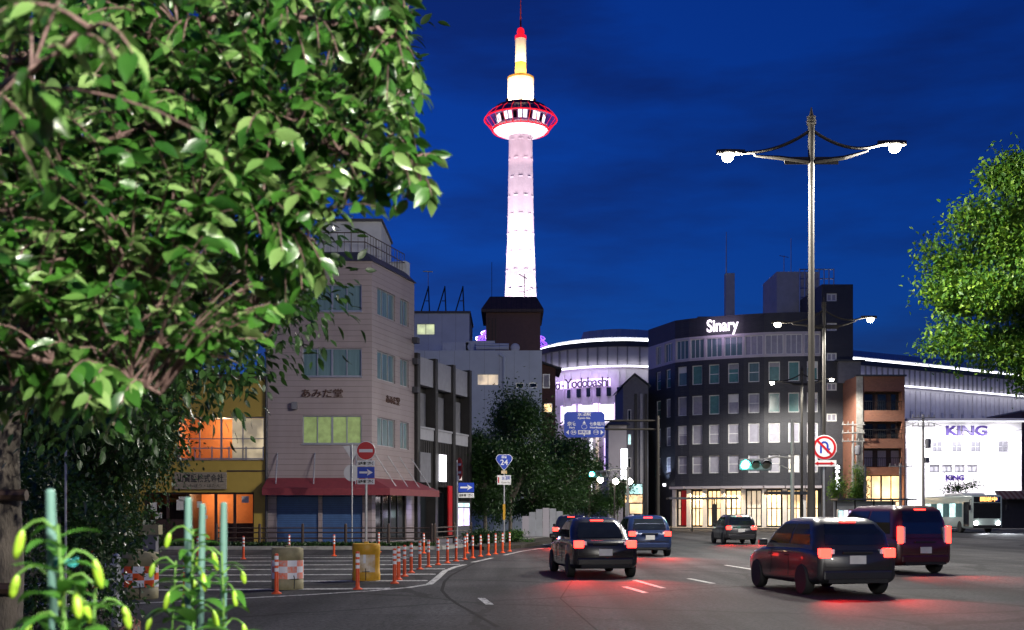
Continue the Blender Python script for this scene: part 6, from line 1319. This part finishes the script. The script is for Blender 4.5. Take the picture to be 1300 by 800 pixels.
# grey trunk at the left edge with its support frame; its crown is the dark foliage overhead
y = 8.2; b = V((Xp(7, y), y, .1))
root = thing("broadleaf_tree", "tree with the grey trunk at the left edge and dark crown overhead", "tree", b)
q = MB(); q.tube([V((0.02, 0, -.1)), V((.0, 0, .5)), V((.03, .0, 1.1)), V((-.02, .02, 1.9)), V((.05, .05, 2.7)), V((.3, .1, 3.5))], [.14, .105, .095, .1, .085, .06], 14); q.build("trunk", M["bark"], root, smooth=True)
g_ = np.random.default_rng(61)
polyA = [(-60, -40), (470, -40), (500, 60), (420, 180), (385, 270), (400, 335), (392, 395), (345, 425), (320, 470), (250, 505), (190, 525), (140, 535), (100, 540), (-60, 500)]
n = 0; ps = []
while n < 760:
    x, yy = g_.uniform(-60, 500, 400), g_.uniform(-40, 600, 400); k = in_poly(x, yy, polyA); x, yy = x[k], yy[k]; dd = g_.uniform(7.0, 10.5, len(x)); ps.append(np.stack([(x - 650) / FPX * dd, dd, EYE + (HZ - yy) / FPX * dd], 1)); n += len(x)
cl = np.concatenate(ps)[:760]; cl[:, 2] = np.maximum(cl[:, 2], 1.9); pos = np.repeat(cl, 30, 0); off = g_.normal(size=pos.shape) * .15; pos = pos + off - np.array(b); d = off + g_.normal(size=pos.shape) * .08; d[:, 2] -= .07
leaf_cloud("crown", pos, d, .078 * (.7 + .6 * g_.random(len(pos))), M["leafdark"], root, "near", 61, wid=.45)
q = MB(); rr_ = random.Random(4)
for i in range(46):
    e = V(cl[rr_.randrange(len(cl))]) - b; s = V((.05 + .25 * rr_.random(), .08, 2.7 + .8 * rr_.random())); q.tube([s, s.lerp(e, .5) + UP * .25, e], [.03, .017, .005], 6)
q.build("limbs", M["bark"], root, smooth=True)
root = thing("tree_support", "dark wooden support frame strapped round the grey trunk", "tree support", b)
q = MB()
for z in (.98, 1.62): q = MB(); q.tube([V((-.5, -.13, z)), V((.2 if z > 1.2 else .12, -.13, z))], .04, 8); q.build("crossbar", M["brownrail"], root)
q = MB()
for x in (-.45,): q = MB(); q.tube([V((x, -.1, -.1)), V((x, -.1, 1.75))], .05, 8); q.build("post", M["brownrail"], root)
t = thing("garden_post", "thin dark post with pale pole beside it behind the lilies", "post", (Xp(76, 12), 12, .1)); q = MB(); q.tube([V((-.04, 0, 0)), V((-.04, 0, 1.05 + (HZ - 600) / FPX * 12))], .05, 8); q.build("post_body", M["blackmetal"], t); q = MB(); q.tube([V((.06, 0, 0)), V((.06, 0, EYE + (HZ - 570) / FPX * 12 - .1))], .012, 6); q.build("pale_pole", M["alu"], t)
t = thing("bollard", "short dark bollard at the bed kerb behind the low shrub", "bollard", G(108, 795) * .9 + UP * .0); q = MB(); q.lathe([(.07, 0), (.075, .42), (.06, .46), (.0, .47)], 14); q.build("post_body", M["brownrail"], t)

# ---------------- overhanging branches of the near tree
root = thing("broadleaf_tree", "near tree whose pale lit leaves hang over the upper left", "tree", (-4.4, 4.4, .1)); o = V((-4.4, 4.4, .1))
L_ = [[(-4.4, 4.4, .0), (-4.35, 4.35, 1.5), (-4.2, 4.2, 2.6), (-4.0, 4.1, 3.6), (-3.6, 4.0, 4.8)]]
q = MB(); q.tube([V(p) - o for p in L_[0]], [.2, .16, .14, .12, .08], 14); q.build("trunk", M["bark"], root, smooth=True)
def LP(*a): return [P(px, py, yy) for px, py, yy in a]
limbs = [
    [V((-4.2, 4.2, 2.4))] + LP((-420, 330, 3.6), (-120, 312, 3.4), (10, 313, 3.3), (118, 338, 3.3), (190, 352, 3.2)),
    [V((-4.15, 4.15, 2.7))] + LP((-380, 300, 3.7), (-100, 265, 3.5), (60, 264, 3.4), (200, 278, 3.4), (300, 272, 3.4), (390, 300, 3.5)),
    [V((-4.0, 4.1, 3.3))] + LP((-350, 180, 3.8), (-60, 190, 3.6), (150, 175, 3.5), (255, 152, 3.5), (345, 150, 3.5), (450, 200, 3.6), (535, 240, 3.6)),
    [V((-4.0, 4.05, 3.5))] + LP((-320, 60, 3.9), (0, 80, 3.7), (150, 60, 3.5), (240, 28, 3.5), (360, 18, 3.5), (480, 40, 3.6), (515, 60, 3.6)),
    [V((-3.8, 4.0, 4.2))] + LP((-250, -60, 4.0), (80, -40, 3.8), (300, -30, 3.6), (490, -20, 3.6)),
    [V((-4.25, 4.25, 2.2))] + LP((-420, 420, 3.3), (-100, 430, 3.2), (50, 455, 3.1), (150, 475, 3.1), (205, 500, 3.1)),
    [V((-4.25, 4.2, 2.3))] + LP((-420, 400, 3.8), (-120, 405, 3.7), (60, 420, 3.6), (200, 430, 3.5), (285, 455, 3.5)),
    [V((-4.25, 4.2, 2.3))] + LP((-420, 440, 3.5), (-100, 470, 3.5), (40, 500, 3.4), (110, 520, 3.4)),
    [V((-4.2, 4.2, 2.5))] + LP((-380, 360, 3.9), (-80, 352, 3.9), (120, 372, 3.8), (260, 395, 3.7), (340, 425, 3.7)),
    [V((-4.0, 4.1, 3.2))] + LP((-300, 200, 3.0), (-40, 140, 2.4), (40, 90, 2.1), (120, 40, 2.0)),
    [V((-4.1, 4.1, 3.0))] + LP((-350, 250, 3.9), (-40, 235, 4.2), (200, 215, 4.2), (400, 150, 4.2), (500, 130, 4.2)),
]
q = MB(); samples = []
for li, lb in enumerate(limbs):
    fine = []
    for a, b_ in zip(lb, lb[1:]):
        for t in np.linspace(0, 1, 7)[:-1]: fine.append(a.lerp(b_, t))
    fine.append(lb[-1]); fine = [p + V((rr_.gauss(0, .004), rr_.gauss(0, .004), rr_.gauss(0, .004))) for p in fine]
    n_ = len(fine); q.tube([p - o for p in fine], [.011 * (1 - i / n_) ** .8 + .004 for i in range(n_)] if li != 9 else [.012 * (1 - i / n_) + .003 for i in range(n_)], 8)
    samples += [(p, li) for p in fine]
q.build("branch", M["branch"], root, smooth=True)
polyB = [(-80, -40), (530, -40), (525, 40), (515, 75), (540, 130), (545, 175), (562, 225), (558, 262), (500, 268), (455, 262), (420, 272), (395, 300), (428, 330), (415, 352), (395, 380), (345, 425), (290, 470), (255, 440), (215, 395), (180, 400), (160, 450), (180, 490), (190, 520), (120, 545), (60, 520), (0, 500), (-80, 480)]
SP = np.array([p[:] for p, li in samples if li != 9]); tw = MB(); lp_, ld_, ls_ = [], [], []
def twig(tip, base, nl, ls, sag):
    tip, base = V(tip), V(base); mid = base.lerp(tip, .55) + V((0, 0, .05 + sag * .3)); pts = [base.lerp(mid, t).lerp(mid.lerp(tip, t), t) for t in np.linspace(0, 1, 6)]
    tw.tube([p - o for p in pts], [.0042, .0036, .003, .0026, .002, .0014], 5)
    ax = (pts[-1] - pts[0]).normalized(); side = ax.cross(UP); side = side.normalized() if side.length > .05 else V((1, 0, 0))
    for i in range(nl):
        t = .25 + .75 * (i + .5) / nl; k = min(4, int(t * 5)); p = pts[k].lerp(pts[k + 1], t * 5 - k) if k < 5 else tip
        s = (1 if i % 2 else -1); dd = ax * (.6 + .3 * rr_.random()) + side * s * (.75 + .3 * rr_.random()) + V((rr_.gauss(0, .25), rr_.gauss(0, .25), -.35 - .45 * rr_.random()))
        lp_.append(p - o); ld_.append(dd); ls_.append(ls * rr_.uniform(.55, 1.35))
n = 0; USE = np.zeros(len(SP))
while n < 1200:
    x, yy = rng.uniform(-80, 570), rng.uniform(-40, 560)
    if not in_poly(np.array([x]), np.array([yy]), polyB)[0]: continue
    dd = rng.uniform(2.9, 4.4); tip = P(x, yy, dd); ds = np.linalg.norm(SP - np.array(tip), axis=1)
    i = int(np.argmin(ds + rng.random(len(ds)) * .2 + .035 * USE)); base = V(SP[i])
    if ds[i] > .45: continue
    USE[i] += 1; v = tip - base
    if v.length < .14: tip = base + v.normalized() * .16
    twig(tip, base, rng.integers(7, 11), .061, .08); n += 1
# very near sprays at the upper left
SN = [p for p, li in samples if li == 9 and p.y < 2.7]
for k in range(22):
    base = SN[rr_.randrange(len(SN))]; tip = base + V((rr_.gauss(.06, .12), rr_.gauss(0, .14), rr_.gauss(-.02, .1))); twig(tip, base, 7, .058, .05)
tw.build("twigs", M["branch"], root)
leaf_cloud("leaves", np.array([p[:] for p in lp_]), np.array([p[:] for p in ld_]), np.array(ls_), M["leaf"], root, "near", 77, wid=.5, droop=.3)

# ---------------- lilies and stakes in the near foreground
def blade(mb, base, d, ln, wd, droop, up=.4, mi=0):
    d = V(d).normalized(); s = d.cross(UP).normalized(); n = 9; rows = []
    for i in range(n + 1):
        t = i / n; p = base + d * ln * (t * (1 - .12 * t)) + UP * (ln * (up * t - droop * t * t)); w = wd * (math.sin(math.pi * min(1, t * .93 + .07)) ** .75) * (1 - .25 * t); w = max(w, .001)
        rows.append([p - s * w * .5 + UP * w * .14, p, p + s * w * .5 + UP * w * .14])
    mb.add([q_ for r_ in rows for q_ in r_], [(i * 3 + j, i * 3 + j + 1, i * 3 + j + 4, i * 3 + j + 3) for i in range(n) for j in range(2)], mi)
def bud(root, stem_pt, d, ln):
    q = MB(); d = V(d).normalized(); k = stem_pt + d * .045 + UP * .02; e = k + d * .02 - UP * .015
    q.tube([stem_pt, stem_pt.lerp(k, .6) + UP * .012, k, e], .003, 6)
    ax = (d * .25 - UP).normalized(); q.tube([e + ax * ln * t for t in (0, .1, .3, .55, .8, .95, 1)], [.003, .006, .0085, .009, .0075, .0045, .001], 9, 1)
    q.build("bud", [M["greenstem"], M["bud"]], root, smooth=True)
def lily(px, y, top, lab, seed, bottom_leaves, lsz, t0=.8):
    rnd = random.Random(seed); x = Xp(px, y); root = thing("lily_plant", lab, "plant", (x, y, .08)); h = Zp(top, y) - .08
    q = MB(); lean = V((rnd.uniform(-.03, .03), rnd.uniform(-.03, .03), 0)); st = lambda t: V((0, 0, h * t)) + lean * t * t + V((.012 * math.sin(t * 7 + seed), 0, 0))
    q.tube([st(t) for t in np.linspace(0, 1, 10)], [.007 - .004 * t for t in np.linspace(0, 1, 10)], 8); q.build("stem", M["greenstem"], root, smooth=True)
    for i in range(bottom_leaves):
        t = t0 + (1 - t0) * (i + .5) / bottom_leaves; a = i * 2.4 + rnd.uniform(-.3, .3); ln = lsz * (1.15 - .62 * (t - t0) / (1 - t0)) * rnd.uniform(.85, 1.15)
        q = MB(); blade(q, st(t), (math.cos(a), math.sin(a) * .9, 0), ln, ln * rnd.uniform(.36, .46), rnd.uniform(.35, .75), rnd.uniform(.3, .6)); q.build("leaf", M["lily"], root, smooth=True)
    for i in range(5):
        t = .84 + .15 * i / 4; a = i * 2.1 + 1; bud(root, st(t), (math.cos(a), math.sin(a) * .6, 0), lsz * rnd.uniform(.3, .42))
    return root
lily(88, 2.15, 666, "near lily plant with hanging buds at the lower left on its stake", 3, 18, .135)
lily(118, 2.4, 735, "short leafy lily just right of the near lily", 5, 11, .13)
lily(62, 2.3, 725, "low broad leaved lily at the far left bottom corner", 8, 12, .145)
lily(250, 3.3, 672, "lily plant between the three green stakes", 11, 20, .14)
lily(222, 3.5, 712, "shorter lily left of the three green stakes", 12, 10, .13)
lily(286, 3.5, 700, "shorter lily right of the three green stakes", 14, 10, .13)
def stake(px0, py0, px1, y, lab, r_=.0105, dy=.0):
    a = P(px0, py0, y); bx = Xp(px1, y); root = thing("plant_stake", lab, "stake", (bx, y, .05), 0, "green plant stakes"); e = a - V((bx, y, .05)); e.y = dy
    q = MB(); pts = [e * t for t in np.linspace(0, 1, 16)]; q.tube(pts, [r_ * (1.12 if i % 4 == 2 else 1) for i in range(16)], 10); q.build("cane", M["stake"], root, smooth=True); q = MB(); q.tube([pts[-1], pts[-1] + e.normalized() * .006], [r_, r_ * .7], 10); q.build("tip", M["stake"], root)
stake(64, 625, 92, 2.2, "thick leaning green stake tied to the near lily", .009)
stake(239, 634, 240, 3.4, "left of the three green stakes, upright")
stake(257, 642, 247, 3.5, "middle one of the three green stakes, leaning right", .0095)
stake(284, 640, 282, 3.6, "right one of the three green stakes, upright", .0105)
q = MB(); c = P(84, 716, 2.2)
for k in range(3): q.tube([c + V((math.cos(a) * .02, math.sin(a) * .02, .004 * k + .003 * math.sin(3 * a))) for a in np.linspace(0, 2 * math.pi, 14)], .0022, 5)
tag(q.build("plant_tie", mat("teal_twine", (.02, .22, .22), .6)), "teal twine tying the near lily to its stake", "twine")
